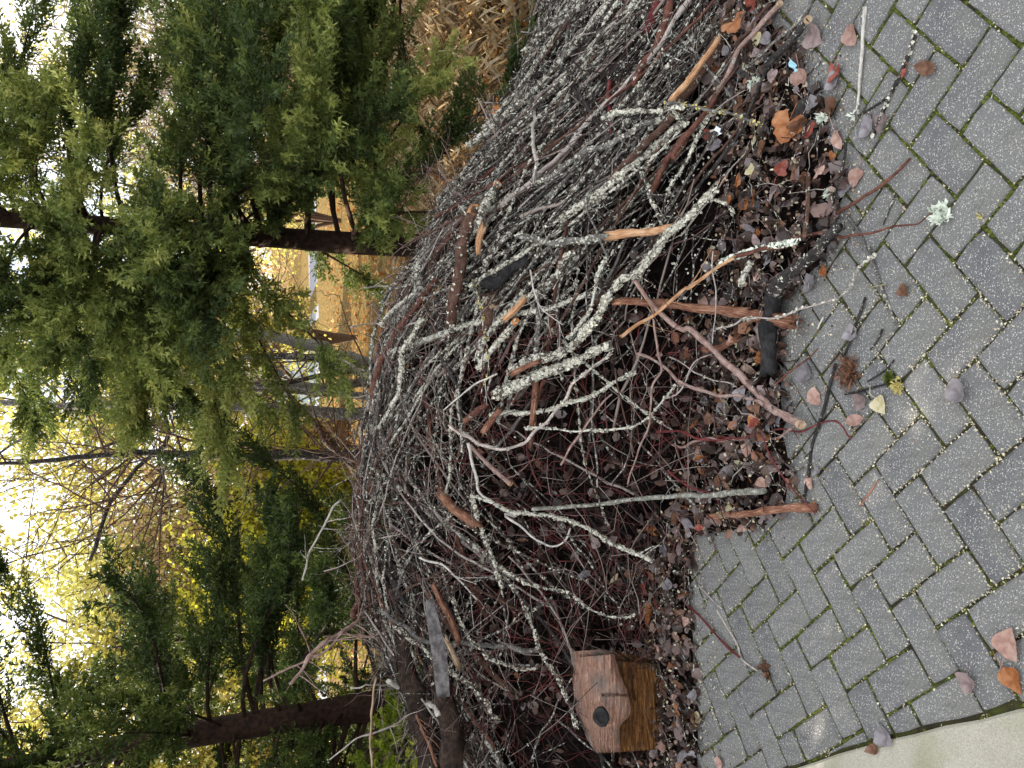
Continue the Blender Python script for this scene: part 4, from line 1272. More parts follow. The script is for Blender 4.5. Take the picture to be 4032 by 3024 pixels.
T_(5, [(1765, 720), (1790, 880), (1840, 1030), (1880, 1150), (1900, 1230)], 6, 4, 'bark_brown', 'thin brown twig dangling right below the reddish seed heads', 'twig', .11)
T_(5, [(880, 1180), (960, 1280), (1040, 1370), (1112, 1432)], 12, 15, 'bark_pink', 'short pink brown stick with a snapped end under the hook', 'stick', .12, cut='e', cutmat='wood_orange')
T_(0, J((5, [(690, 1500), (760, 1580), (820, 1620), (872, 1655)]),), 24, 34, 'wood_red', 'splintered orange brown stub above the leafy hollow', 'stick', .13, rough=.25, name='wood_splinter')
T_(0, J((5, [(1050, 985), (1000, 1050), (950, 1110)]),), 22, 20, 'wood_red', 'rusty broken chunk beneath the thickest limb', 'stick', .10, rough=.2)
T_(5, [(970, 930), (900, 985), (840, 1040)], 18, 22, 'bark_redbrown', 'dark rusty chunk left of the thickest limb', 'stick', .10, rough=.2)
T_(5, [(690, 610), (760, 760), (800, 900), (815, 1050)], 11, 12, 'bark_dark', 'slender dark branch sweeping over mid pile', lift=.11)
T_(5, [(905, 160), (930, 330), (960, 560), (985, 720), (960, 870)], 6, 5, 'bark_lichen', 'wispy twig with yellow lichen hanging in mid pile', 'twig', .16, lichen=160, lmat='lichen_yellow')
T_(5, [(1045, 745), (980, 780), (880, 830), (790, 900), (700, 970)], 6, 5, 'bark_white', 'short pale bare twig left of mid pile', 'twig', .15, twigs=3)
T_(5, [(215, 215), (330, 195), (430, 195), (530, 190)], 6, 7, 'bark_pale', 'pale twig jutting past the crest over the dark trunk gap', 'twig', .14, twigs=3)
T_(5, [(340, 310), (430, 280), (520, 240), (560, 130)], 6, 8, 'bark_pink', 'bent pinkish twig jutting past the crest', 'twig', .15, twigs=5)
T_(5, [(130, 455), (250, 445), (400, 455), (520, 440)], 5, 7, 'bark_pale', 'lowest pale twig poking out beyond the crest at the tree trunks', 'twig', .14, twigs=3)
T_(5, [(380, 320), (378, 400), (385, 470)], 12, 12, 'bark_redbrown', 'small upright brown peg on the crest', 'stick', .15)
T_(5, [(250, 1230), (330, 1060), (390, 900), (430, 760), (480, 600), (560, 420)], 14, 16, 'bark_lichen_heavy', 'lichened crest branch running down behind the twigs', lift=.12, **H_)
T_(4, [(505, 1045), (600, 1070), (700, 1110), (720, 1135)], 5, 6, 'bark_redbrown', 'thin twig poking up from the crest stub into the conifer', 'twig', .13, twigs=2)
T_(4, [(870, 780), (885, 740), (940, 715), (985, 720)], 5, 6, 'bark_dark', 'curled dark twig beside the orange saw cut', 'twig', .11, twigs=3)
T_(4, [(1740, 930), (1742, 800), (1738, 650), (1745, 500)], 12, 12, 'bark_red', 'dark maroon rod seen between flank sticks', 'stick', .06)
T_(4, [(1220, 560), (1270, 700), (1280, 830), (1262, 1000), (1255, 1150)], 12, 14, 'bark_pale', 'pale grey branch lying level behind the crest saw cut', lift=.12, twigs=3, lichen=160)
T_(4, [(1700, 1130), (1600, 1230), (1640, 1420), (1720, 1600)], 8, 7, 'bark_grey', 'thin grey twig hanging between the lichened diagonals', 'twig', .12)
T_(4, [(1940, 1060), (1990, 1190), (2030, 1330), (2050, 1400)], 16, 10, 'bark_lichen', 'forked lichened twig below the flank sticks', 'twig', .11, lichen=320, twigs=3)
T_(4, [(1750, 1580), (1850, 1480), (1960, 1420), (2000, 1400)], 9, 7, 'bark_lichen', 'small lichened twig behind the bare orange splinter', 'twig', .08, lichen=260)

# -- lying on the pavers
G_(7, [(1227, 45), (1220, 160), (1205, 330), (1195, 450), (1180, 590), (1165, 690)], 11, 7, 'bark_white', 'whitish twig lying alone on the pavers', lichen=40, knobs=False)
df = G_(7, [(1530, 225), (1485, 350), (1430, 480), (1380, 575), (1310, 740), (1270, 850)], 11, 8, 'bark_dark', 'dark forked twig on the pavers with a white lichen band', lichen=160)
child(G_(7, [(1375, 590), (1280, 660), (1180, 722)], 7, 5, 'bark_dark', None), df[0], 'fork')
G_(7, [(1500, 985), (1400, 1080), (1300, 1170), (1180, 1250), (1000, 1358)], 8, 10, 'bark_redbrown', 'dark red twig from the litter onto the pavers', rise=.006)
G_(7, [(1115, 1345), (1180, 1440), (1220, 1520), (1255, 1600), (1275, 1660)], 8, 7, 'bark_grey', 'grey twig bent along the paver joint')
G_(7, [(1410, 1215), (1360, 1330), (1335, 1400)], 5, 4, 'bark_dark', 'tiny dark twig near the lichen tuft')
G_(8, [(1240, -40), (1280, 80), (1320, 200), (1370, 320), (1405, 430)], 8, 5, 'bark_grey', 'slim grey stem under a curled tan leaf')
G_(8, [(1220, 270), (1190, 370), (1160, 450), (1130, 540), (1095, 630)], 8, 7, 'bark_dark', 'straight black twig across a grey leaf')
G_(8, [(1330, 470), (1300, 540), (1258, 590)], 7, 5, 'bark_dark', 'little black twig on a paver')
G_(8, [(1035, 690), (1000, 850), (950, 1040), (900, 1170), (870, 1330), (840, 1510)], 10, 9, 'bark_dark', 'long dark twig lying along the litter edge', twigs=3, tl=(.02, .06))
G_(8, [(1400, 660), (1340, 730), (1240, 790)], 5, 4, 'bark_dark', 'fine dark twig above the moss tuft')
G_(8, [(1440, 790), (1330, 815), (1200, 850), (1100, 870)], 8, 6, 'bark_dark', 'fine dark twig beside the moss tuft')
G_(8, [(610, 1390), (720, 1362), (840, 1330)], 9, 5, 'bark_grey', 'short grey twig at the paver edge by the grey green stick')
G_(8, [(1300, 1410), (1250, 1490), (1190, 1570)], 4, 4, 'wood_red', 'thin rusty stem on the pavers')
G_(8, [(965, 395), (930, 465)], 5, 4, 'bark_white', 'tiny white sliver on a paver')
G_(9, [(95, 620), (200, 720), (300, 830), (440, 970)], 7, 5, 'bark_redbrown', 'thin reddish stem pointing from litter to the dry sprig', rise=.008)
G_(9, [(110, 640), (250, 780), (360, 900), (440, 968)], 5, 4, 'bark_red', 'second thin reddish stem beside the dry sprig', rise=.014)
G_(9, [(300, 680), (370, 800), (430, 900), (460, 980), (560, 1050)], 6, 5, 'bark_pale', 'pale thin stem bent toward the dry sprig')
G_(9, [(40, 180), (90, 270), (130, 400)], 4, 4, 'bark_grey', 'fine grey stem at the far paver corner')
G_(9, [(190, 520), (260, 600), (330, 670)], 4, 4, 'bark_pale', 'fine pale stem lying on the far pavers')

# ------------------------------------------------------------------ further sticks of the heap, one by one
def heap_stick(g, ln, off=(0., .06), X=None, s=None):
    if X is None: X = g.uniform(-1.75, 1.9)
    yb, yc = Yb(X), YCf(X)
    if s is None: s = g.uniform(.05, 1.12) ** .8
    Y = yb + s * (yc - yb) + (.25 * (s - 1) if s > 1 else 0)
    right = np.clip((X + .35) / .8, 0, 1)
    a = g.normal(-.85 * right - .10 * (1 - right), .20 + .26 * (1 - right))
    if g.random() < .10: a = g.uniform(-1.6, 1.6)
    dx, dup = math.cos(a), math.sin(a)                     # along X, and up the slope
    e = .05
    sl = (Hgt(X, Y + e) - Hgt(X, Y - e)) / (2 * e)
    up = unit(np.array([0, 1, max(sl, .2)]))
    d = unit(np.array([dx, 0, 0]) + dup * up)
    n_ = 7
    q = np.linspace(-.5, .5, n_)
    P = np.array([X, Y, Hgt(X, Y)]) + d * (q * ln)[:, None]
    h = Hgt(P[:, 0], P[:, 1])
    fit = np.polyval(np.polyfit(q, h, 2), q)
    P[:, 2] = fit
    lift = np.maximum(h - fit - .05, 0).max() * .6
    nrm = unit(np.array([0, -sl, 1.]))
    P = P + nrm * (lift + g.uniform(*off)) + g.normal(0, .0045, (n_, 3)) + unit(g.normal(0, 1, 3)) * (g.normal(0, .045) * ln * (q ** 2 * 4))[:, None]
    P[:, 2] = np.maximum(P[:, 2], .006)
    return P
ST = [('bark_lichen', 'lichen'), ('bark_lichen_heavy', 'heavy'), ('bark_grey', 'grey'), ('bark_brown', 'brown'), ('bark_dark', 'dark'), ('bark_pale', 'pale'), ('bark_redbrown', 'rust')]
WHERE = {0: 'on the crest of the brush pile', 1: 'on the lit flank of the brush pile', 2: 'around the dark hollow of the pile'}
DESC = {'lichen': 'lichen spotted stick', 'heavy': 'white lichened stick', 'grey': 'slim grey stick', 'brown': 'dull brown stick', 'dark': 'blackish thin stick', 'pale': 'pale bare stick', 'rust': 'rusty brown stick'}
LAND = [('orange saw cut', (1970, 421)), ('stout crest log', (1850, 900)), ('bare orange split wood', (2500, 910)), ('thickest lichened limb', (2150, 1500)),
        ('hooked whitish branch', (1950, 1770)), ('white star twig', (2100, 1150)), ('curved black limb', (1960, 1100)), ('brown flank stick', (2520, 600)),
        ('torn bark limb', (2730, 290)), ('dark shoulder branch', (2140, 130)), ('maroon stick', (2580, 60)), ('splintered stub above the hollow', (1800, 2010)),
        ('elbow bent grey stick', (1780, 2530)), ('red brown crest pole', (1400, 2200)), ('bleached white split stick', (1630, 2750)), ('split wood chunk', (2420, 2780)),
        ('straight grey green stick', (2600, 1930)), ('smooth reddish flank stick', (2650, 620)), ('level lichened flank branch', (2530, 430)), ('brush bundle stem', (1300, 2520)),
        ('rotten log', (1680, 2950)), ('pinkish forked branch', (2800, 1400)), ('long lichened diagonal', (2450, 1130))]
ORD = ['nearest', 'second nearest', 'third nearest', 'fourth nearest', 'fifth nearest', 'sixth nearest', 'seventh nearest', 'eighth nearest', 'ninth nearest', 'tenth nearest', 'eleventh nearest', 'twelfth nearest', 'thirteenth nearest', 'fourteenth nearest', 'fifteenth nearest', 'sixteenth nearest', 'seventeenth nearest', 'eighteenth nearest']
def to_px(p):
    d = np.asarray(p) - CAM
    z = d @ _F
    return np.array([2016 + FPX * (d @ D2) / z, 1512 - FPX * (d @ R2) / z])
def single_out(items, land):
    by = {}
    for ob, p, ds in items:
        q = to_px(p)
        dd = [np.hypot(*(q - np.array(l[1]))) for l in land]
        k = int(np.argmin(dd))
        by.setdefault((ds, k), []).append((dd[k], ob))
    for (ds, k), lst in by.items():
        lst.sort(key=lambda t: t[0])
        for r_, (_, ob) in enumerate(lst):
            ob['label'] = f'{ds} {ORD[min(r_, len(ORD) - 1)]} to the {land[k][0]}'
g = np.random.default_rng(21)
SING = []
for k in range(210):
    X = g.uniform(-1.75, 1.8)
    s = g.uniform(.08, 1.1)
    if -1.75 < X < .15 and s < .80 and g.random() < .93:
        s = g.uniform(.82, 1.12)
        if g.random() < .45: X = g.uniform(.1, 1.6); s = g.uniform(.3, 1.1)
    if .0 < X < 1.0 and s < .4 and g.random() < .7: s = g.uniform(.4, 1.1)
    P = heap_stick(g, g.uniform(.6, 1.45), (-.01, .06), X, s)
    r0 = g.choice([.0036, .005, .0068, .0095, .0135], p=[.28, .32, .24, .11, .05])
    mi = g.choice(7, p=[.30, .19, .14, .14, .14, .05, .04] if X > -.35 else [.16, .06, .22, .20, .12, .16, .08])
    zone = 0 if s > .75 else (1 if X > .1 else 2)
    mt, dk = ST[mi]
    ob_ = make_branch('heap_stick', 'x', 'stick', P, r0, r0 * g.uniform(.5, .85), mt,
                group=f'{DESC[dk]}s {WHERE[zone]}', twigs=int(g.integers(0, 4)), lichen={'lichen': 240, 'heavy': 480}.get(dk, 0), lsize=.005, sides=6, wob=.45)[0]
    SING.append((ob_, P[3], DESC[dk]))

single_out(SING, LAND)

# the countless rest
tw = MB()
g = np.random.default_rng(33)
def add_stick(P, r0, r1, k, tint, n_=None):
    ln = np.linalg.norm(P[-1] - P[0])
    n_ = n_ or int(np.clip(ln / .045, 4, 14))
    Q = spline(P, n_)
    Q = Q + g.normal(0, .0035, Q.shape)
    v, t, q = tube(Q, np.linspace(r0, r1, n_) * g.uniform(.85, 1.15, n_), k, .08, True, g)
    tw.add(v, t, q, tint)
    return Q
TINT = lambda: float(np.clip(g.choice([.05, .2, .35, .48, .56, .62, .84, .95], p=[.07, .16, .18, .2, .16, .10, .09, .04]) + g.normal(0, .03), 0, 1))
for k in range(1150):                                   # sticks
    X = g.uniform(-2.1, 2.3)
    s = g.uniform(.05, 1.25)
    if -1.9 < X < .2 and s < .78 and g.random() < .90: continue
    if .0 < X < 1.0 and s < .40 and g.random() < .75: continue
    add_stick(heap_stick(g, g.uniform(.3, 1.0), (-.07, .045), X, s), g.uniform(.0028, .0075), g.uniform(.0015, .004), 5, TINT())
for k in range(3400):                                   # twigs
    X = g.uniform(-2.0, 2.1)
    s = g.uniform(.03, 1.2)
    hol = -1.9 < X < .25 and s < .75
    if hol and g.random() < .66: continue
    if .0 < X < 1.0 and s < .40 and g.random() < .6: continue
    ln = g.uniform(.10, .40)
    P = heap_stick(g, ln, (-.06, .075), X, s)
    c_ = P.mean(0)
    # turn it freely
    ax = unit(g.normal(0, 1, 3)); an = g.normal(0, .75)
    Rm = np.array(Matrix.Rotation(an, 3, Vector(ax)))
    P = (P - c_) @ Rm.T + c_
    bend = unit(g.normal(0, 1, 3)) * g.uniform(0, .16) * ln
    P = P + np.linspace(-1, 1, len(P))[:, None] ** 2 * bend
    P[:, 2] = np.maximum(P[:, 2], .004)
    tint = (TINT() if X > -.4 else float(np.clip(g.choice([.05, .22, .35, .6, .74, .84, .92], p=[.1, .2, .25, .15, .08, .14, .08]) + g.normal(0, .02), 0, 1))) if not hol else float(g.choice([.12, .3, .74, .76, .84, .6], p=[.25, .2, .25, .1, .1, .1]))
    Q = add_stick(P, g.uniform(.0012, .0030), .0007, 4, tint)
    for _ in range(int(g.integers(0, 4))):              # forks
        k0 = int(g.integers(1, len(Q) - 1))
        d = unit(unit(Q[-1] - Q[0]) + g.normal(0, .65, 3))
        l2 = ln * g.uniform(.2, .5)
        add_stick(np.array([Q[k0], Q[k0] + d * l2 * .5 + g.normal(0, .006, 3), Q[k0] + d * l2]), .0013, .0006, 3, tint, 4)
for k in range(420):                                    # wisps along the crest and standing off it
    X = g.uniform(-1.9, .9)
    Y = YCf(X) + g.uniform(-.25, .25)
    h = Hgt(X, Y) + g.uniform(-.03, .03)
    ln = g.uniform(.10, .34)
    d = unit(np.array([g.normal(0, .9), g.normal(-.3, .6), g.uniform(.05, .65)]))
    p0 = np.array([X, Y, h])
    Q = add_stick(np.array([p0, p0 + d * ln * .5 + g.normal(0, .015, 3), p0 + d * ln + g.normal(0, .03, 3)]), g.uniform(.0015, .0032), .0007, 4, float(g.choice([.35, .6, .84, .9, .3])))
    for _ in range(3):
        k0 = int(g.integers(1, len(Q) - 1))
        d2 = unit(d + g.normal(0, .6, 3))
        add_stick(np.array([Q[k0], Q[k0] + d2 * ln * .2, Q[k0] + d2 * ln * .38 + g.normal(0, .008, 3)]), .0013, .0006, 3, .8, 4)
for k in range(430):                                    # red shoots and fine stuff in the hollow
    X = g.uniform(-1.35, .25)
    s = g.uniform(.05, .8)
    Y = Yb(X) + s * (YCf(X) - Yb(X))
    p0 = np.array([X, Y - .04, Hgt(X, Y) + g.uniform(0, .06)])
    d = unit(np.array([g.normal(0, .7), g.normal(-.25, .3), g.normal(-.2, .7)]))
    ln = g.uniform(.12, .45)
    P = np.array([p0, p0 + d * ln * .5 + g.normal(0, .03, 3), p0 + d * ln + g.normal(0, .05, 3)])
    P[:, 2] = np.maximum(P[:, 2], .01)
    add_stick(P, g.uniform(.0012, .0022), .0007, 4, float(g.choice([.74, .75, .3, .85])))
for k in range(650):
    X = g.uniform(-1.5, 1.7)
    Y = Yl(X) + g.uniform(-.03, 1) * (Yb(X) + .1 - Yl(X))
    ln = g.uniform(.03, .16)
    a_ = g.uniform(0, 6.28)
    d = np.array([math.cos(a_), math.sin(a_), g.normal(.05, .15)])
    p0 = np.array([X, Y, Hgt(X, Y) + g.uniform(.004, .03)])
    P = np.array([p0 - d * ln / 2, p0 + g.normal(0, ln * .05, 3), p0 + d * ln / 2])
    P[:, 2] = np.maximum(P[:, 2], .004)
    add_stick(P, g.uniform(.0009, .0022), .0008, 4, TINT(), 5)
tag(link('twigs', tw.mesh('twigs', 'twig_mass')), 'tangled mass of small sticks and twigs filling the brush pile', 'twigs', kind='stuff')

# loose lichen scales caught in the heap
lf = MB()
g = np.random.default_rng(91)
nl = 5200
X = g.uniform(-1.9, 1.9, nl)
s = g.uniform(.05, 1.15, nl)
keep = ~((X > -1.9) & (X < .2) & (s < .8) & (g.random(nl) < .93)) & ~((X < -.3) & (g.random(nl) < .7))
X, s = X[keep], s[keep]
Y = Yb(X) + s * (YCf(X) - Yb(X))
Z = Hgt(X, Y) + g.uniform(-.02, .06, len(X))
c = np.stack([X, Y, Z], 1)
u = unit(g.normal(0, 1, c.shape)); v_ = unit(np.cross(u, g.normal(0, 1, c.shape)))
sz = g.uniform(.003, .0095, (len(X), 1))
V = np.stack([c + u * sz, c + v_ * sz * .8, c - u * sz * g.uniform(.4, 1, sz.shape), c - v_ * sz * .7 + u * sz * .3], 1).reshape(-1, 3)
b = np.arange(len(X))[:, None] * 4
lf.add(V, np.concatenate([b + [[0, 1, 2]], b + [[0, 2, 3]]]))
tag(link('lichen_scales', lf.mesh('lichen_scales', 'lichen', smooth=False)), 'pale lichen scales sprinkled through the brush pile', 'lichen', kind='stuff')

# ------------------------------------------------------------------ fallen leaves
def leaf_mesh(kind, seed, mat, L=.055):
    g = np.random.default_rng(seed)
    b = MB()
    curl, fold, tw_ = g.uniform(-.5, .9), g.uniform(-.1, .5), g.uniform(-.4, .4)
    if kind == 'maple':
        a = np.linspace(-2.6, 2.6, 23)
        lob = .55 + .45 * np.abs(np.cos(a * 1.55)) ** .6 * (1 - .10 * np.abs(a))
        lob = lob * (1 + g.normal(0, .06, 23))
        pts = np.c_[np.sin(a) * lob, np.cos(a) * lob] * L * .62
        pts = np.vstack([[0, -.1 * L], pts])
        P = np.c_[pts, np.zeros(len(pts))]
        t = [[0, k + 1, k] for k in range(1, 23)]
    else:
        st = np.linspace(0, 1, 8)
        wd = {'round': .46, 'ovate': .40, 'narrow': .25}[kind]
        hw = wd * np.sin(np.pi * st ** {'round': .62, 'ovate': .55, 'narrow': .8}[kind]) ** .8 * L * 2 * .55
        hw[0] *= .2; hw[-1] = 0
        y = (st - .5) * L
        Lf = np.c_[-hw * (1 + g.normal(0, .06, 8)), y, np.zeros(8)]
        Rf = np.c_[hw * (1 + g.normal(0, .06, 8)), y, np.zeros(8)]
        Cc = np.c_[np.zeros(8), y, np.zeros(8)]
        P = np.vstack([Lf, Cc, Rf])
        t = []
        for k in range(7):
            t += [[k, 8 + k, 8 + k + 1], [k, 8 + k + 1, k + 1], [8 + k, 16 + k, 16 + k + 1], [8 + k, 16 + k + 1, 8 + k + 1]]
    x, y = P[:, 0] / L, P[:, 1] / L
    P[:, 2] = L * (fold * np.abs(x) * .9 + curl * (y * y - .05) * .8 + tw_ * x * y + .04 * np.sin(9 * x + 5 * y + seed))
    P[:, 2] -= P[:, 2].min()
    b.add(P, t)
    # stalk
    e = np.array([0, -.5 * L if kind != 'maple' else -.1 * L, P[:, 2].mean()])
    Q = np.array([e, e + [g.uniform(-.1, .1) * L, -.28 * L, .02 * L], e + [g.uniform(-.25, .25) * L, -.6 * L, .06 * L]])
    v, tt, q = tube(spline(Q, 5), .0009, 3)
    b.add(v, tt, q)
    return b.mesh('leaf', mat, keep_attr=False)
LM = {}
for ck, (nm, _) in LEAFM.items():
    for kd in ('round', 'ovate', 'narrow', 'maple'):
        for v_ in range(3):
            LM[ck, kd, v_] = leaf_mesh(kd, len(LM) * 13 + 5, nm)
def put_leaf(p, ck, kd, size, label, group=None, rz=None, tilt=.25, g=rng, nrm=None, flip=None):
    o = link('fallen_leaf', LM[ck, kd, int(g.integers(3))])
    o.location = p
    e = [g.normal(0, tilt), g.normal(0, tilt), g.uniform(0, 6.28) if rz is None else rz]
    if flip if flip is not None else g.random() < .3:
        e[0] += math.pi
        o.location.z += size * .25
    o.rotation_euler = e
    sc = size / .055
    o.scale = (sc, sc * g.uniform(.9, 1.1), sc)
    tag(o, label, 'leaf', group)
    return o
# leaves one can pick out, lying on the paving or the litter: px (full), colour, shape, size m
PICK = [
    ((3210, 150), 'mauve', 'ovate', .075, 'large mauve brown leaf where flank sticks meet the pavers', 2.4),
    ((3352, 145), 'pink', 'ovate', .060, 'single pinkish oval leaf flat on the upper pavers', 2.0),
    ((3292, 280), 'red', 'maple', .052, 'small brick red lobed leaf on the pavers', 1.2),
    ((3280, 325), 'grey', 'ovate', .058, 'grey leaf just below the brick red one', .5),
    ((3280, 428), 'brown', 'ovate', .062, 'rolled brown leaf at the edge of the upper litter', .7),
    ((3655, 270), 'brown', 'narrow', .062, 'torn crooked brown leaf on bare pavers', 2.6),
    ((3560, 290), 'red', 'narrow', .028, 'tiny dark red leaf beside the forked twig', .9),
    ((3418, 508), 'grey', 'ovate', .064, 'smooth slate grey leaf under the dark forked twig', .5),
    ((3472, 487), 'mauve', 'round', .048, 'round tan brown leaf next to the slate grey leaf', 1.2),
    ((3470, 1130), 'cream', 'narrow', .055, 'curled tan leaf standing up on a twig', 1.2),
    ((3555, 1145), 'brown', 'ovate', .038, 'flat thin brown leaf stain on a paver', .3),
    ((3350, 1315), 'grey', 'ovate', .052, 'lilac grey leaf under the straight black twig', .4),
    ((3190, 1120), 'grey', 'ovate', .055, 'jagged slate leaf at the litter tip by the charred limb', .8),
    ((3240, 1067), 'orange', 'round', .036, 'small orange tan leaf at the litter tip', .1),
    ((3180, 1470), 'grey', 'round', .066, 'broad grey leaf beside the charred log end', 2.6),
    ((3205, 1565), 'pink', 'ovate', .062, 'pointed pink brown leaf on the paver edge below the charred log', .4),
    ((3385, 1583), 'mauve', 'round', .052, 'rounded mauve leaf on the pavers beside a yellow one', 1.5),
    ((3468, 1598), 'cream', 'ovate', .054, 'bright creamy yellow leaf on the pavers', 2.2),
    ((3365, 1655), 'pink', 'narrow', .058, 'salmon pink leaf below the creamy yellow one', .2),
    ((3775, 1545), 'grey', 'round', .058, 'lone lilac leaf in the middle of the bare pavers', .5),
    ((3218, 1855), 'grey', 'ovate', .030, 'small bluish leaf near the long dark twig end', .9),
    ((3190, 1905), 'pink', 'ovate', .036, 'small pale pink leaf near the grey green stick end', 2.0),
    ((3210, 1994), 'orange', 'maple', .026, 'tiny bright orange scrap of leaf at the peeling stick', 1.),
    ((3025, 2660), 'brown', 'narrow', .045, 'little brown leaf in the dry sprig on the pavers', .3),
    ((3975, 2530), 'pink', 'ovate', .072, 'big pinkish leaf with a long stalk at the frame edge', 4.4),
    ((3990, 2680), 'orange', 'ovate', .060, 'rust leaf at the frame edge below the pinkish stalked leaf', 2.2),
    ((3815, 2690), 'mauve', 'round', .050, 'dull mauve leaf pressed onto a paver near the path', 1.4),
    ((3490, 2905), 'grey', 'ovate', .062, 'pale silvery leaf on the border of the concrete path', 3.0),
    ((3440, 2950), 'brown', 'narrow', .048, 'brown leaf on the concrete path border', .6),
    ((2840, 3005), 'pink', 'round', .045, 'pink leaf at the corner where path and litter meet', 1.9),
    ((2570, 2410), 'orange', 'maple', .105, 'big orange maple leaf lying in the leafy hollow', 1.9),
    ((2420, 2290), 'cream', 'round', .055, 'yellow green round leaf in the leafy hollow', .5),
    ((2300, 2270), 'grey', 'round', .058, 'pale grey round leaf deep in the leafy hollow', 2.5),
    ((2350, 2140), 'mauve', 'round', .055, 'mauve round leaf high in the leafy hollow', 1.0),
    ((2670, 2610), 'mauve', 'round', .062, 'mauve leaf resting right beside the wood chunk', 1.3),
    ((2745, 2830), 'cream', 'round', .052, 'spotted cream leaf before the wood chunk', .3),
    ((2700, 2920), 'mauve', 'round', .060, 'dusky leaf at the foot of the wood chunk', 1.0),
    ((3120, 1070), 'cream', 'ovate', .075, 'cream yellow leaf behind the charred side limb', 2.2),
    ((3160, 315), 'pink', 'round', .070, 'wide salmon leaf in the upper litter by the blue scrap', 1.4),
    ((3105, 490), 'orange', 'maple', .085, 'folded rusty orange leaf in the upper litter', .9),
    ((3140, 500), 'brown', 'round', .060, 'chestnut brown leaf by the folded rusty one', 2.),
    ((3230, 560), 'grey', 'ovate', .055, 'grey olive leaf at the right rim of the upper litter', .3),
    ((3300, 550), 'pink', 'narrow', .060, 'pink edged leaf next to the grey olive leaf', 1.9),
    ((2890, 95), 'orange', 'maple', .075, 'orange lobed leaf caught among the flank sticks', 2.0),
    ((3035, 180), 'pink', 'round', .062, 'pink leaf by the short dark stick', .4),
    ((3370, 700), 'pink', 'ovate', .055, 'wrinkled pinkish leaf at the litter edge by the dark red twig', 1.2),
    ((3330, 740), 'grey', 'round', .055, 'lead grey leaf by the wrinkled pinkish leaf', 1.2),
]
g = np.random.default_rng(55)
for (px, ck, kd, sz, lb, rz) in PICK:
    p = CAM + ray(*px) * (surf(*px) - .0)
    if p[2] < .03:
        p = ground(*px, z=.004)
    else:
        p = CAM + ray(*px) * (surf(*px) - .05)
    h = Hgt(p[0], p[1])
    ti = .06 if h < .01 else .45
    if 'standing up' in lb: ti = .9
    o = put_leaf(p, ck, kd, sz, lb, None, rz, ti, g, flip=False)
    if h < .01: o.location.z = .004
    else: o.rotation_euler[0] += .7
def litter_point(g):
    while True:
        X = g.uniform(-1.55, 1.75)
        Y = Yl(X) + g.uniform(-.02, 1) * (Yb(X) + .12 - Yl(X))
        if Y < Yl(X) + .025 * math.sin(X * 31) + .02 * math.sin(X * 67): continue
        return X, Y
CK = ['mauve', 'grey', 'pink', 'brown', 'orange', 'dark', 'cream', 'red']
CN = dict(mauve='mauve brown', grey='slate grey', pink='pinkish', brown='dark brown', orange='rusty orange', dark='blackish wet', cream='cream spotted', red='brick red')
SL = []
for k in range(285):
    X, Y = litter_point(g)
    if X < -.5 and g.random() < .3: X, Y = litter_point(g)
    ck = CK[int(g.choice(8, p=[.24, .20, .14, .20, .10, .06, .03, .03]))]
    kd = ['round', 'ovate', 'narrow', 'maple'][int(g.choice(4, p=[.4, .35, .13, .12]))]
    zone = 'round the wood chunk' if X < -.5 else ('in front of the charred log' if X < .3 else 'below the stick flank')
    h = Hgt(X, Y)
    ol_ = put_leaf((X, Y, h + g.uniform(.0, .03)), ck, kd, g.uniform(.028, .055), 'x', f'{CN[ck]} litter leaves {zone}', None, .45, g)
    SL.append((ol_, np.array(ol_.location), f"{CN[ck]} {dict(round='round', ovate='oval', narrow='narrow', maple='lobed')[kd]} litter leaf"))
LLAND = [('blue scrap', (3130, 262)), ('short dark stick', (3080, 170)), ('straight brown stick on the litter', (3180, 800)), ('charred log end', (3020, 1470)), ('charred log', (3030, 1150)),
         ('angled charred limb', (3250, 960)), ('butt of the pinkish forked branch', (3150, 1670)), ('peeling brown stick', (3000, 2010)), ('tip of the grey green stick', (2990, 1930)),
         ('split wood chunk', (2420, 2780)), ('big maple leaf', (2570, 2410)), ('folded rusty leaf', (3105, 490)), ('dark red twig', (3300, 830)), ('cream lichen cluster', (2980, 330)),
         ('wrinkled pinkish leaf', (3370, 700)), ('stripped reddish stick', (2900, 1230)), ('path corner', (2840, 3005)), ('pinkish straight stick', (2950, 160))]
single_out(SL, LLAND)
# the rest of the litter
def scatter(mb, n, pt, size, tilt=.6, lift=(.0, .02), tints=None, g=g):
    P = np.array([pt(g) for _ in range(n)])
    c = np.c_[P, Hgt(P[:, 0], P[:, 1]) + g.uniform(*lift, n)]
    nr = unit(np.c_[g.normal(0, tilt, (n, 2)), np.ones(n)])
    u = unit(np.cross(nr, g.normal(0, 1, (n, 3)))); w_ = np.cross(nr, u)
    sz = g.uniform(*size, (n, 1))
    fold = g.uniform(-.3, .6, (n, 1))
    q = [c + u * sz, c + u * sz * .35 + w_ * sz * .62 + nr * sz * fold, c - u * sz * .6 + w_ * sz * .5 + nr * sz * fold, c - u * sz * .9,
         c - u * sz * .6 - w_ * sz * .5 + nr * sz * fold, c + u * sz * .35 - w_ * sz * .62 + nr * sz * fold]
    V = np.stack(q, 1).reshape(-1, 3)
    b = np.arange(n)[:, None] * 6
    t = np.concatenate([b + [[0, 1, 2]], b + [[0, 2, 3]], b + [[0, 3, 4]], b + [[0, 4, 5]]])
    a = np.repeat(g.random(n) if tints is None else tints(n), 6)
    mb.add(V, t, None, a)
lt = MB()
scatter(lt, 1700, litter_point, (.013, .033), .9, (-.012, .016), lambda n: np.clip(g.normal(.42, .26, n), 0, 1))
scatter(lt, 2600, litter_point, (.005, .014), 1.2, (-.006, .022))
def hollow_point(g):
    X = g.uniform(-1.4, .3)
    return X, Yb(X) + g.uniform(.0, .75) * (YCf(X) - Yb(X))
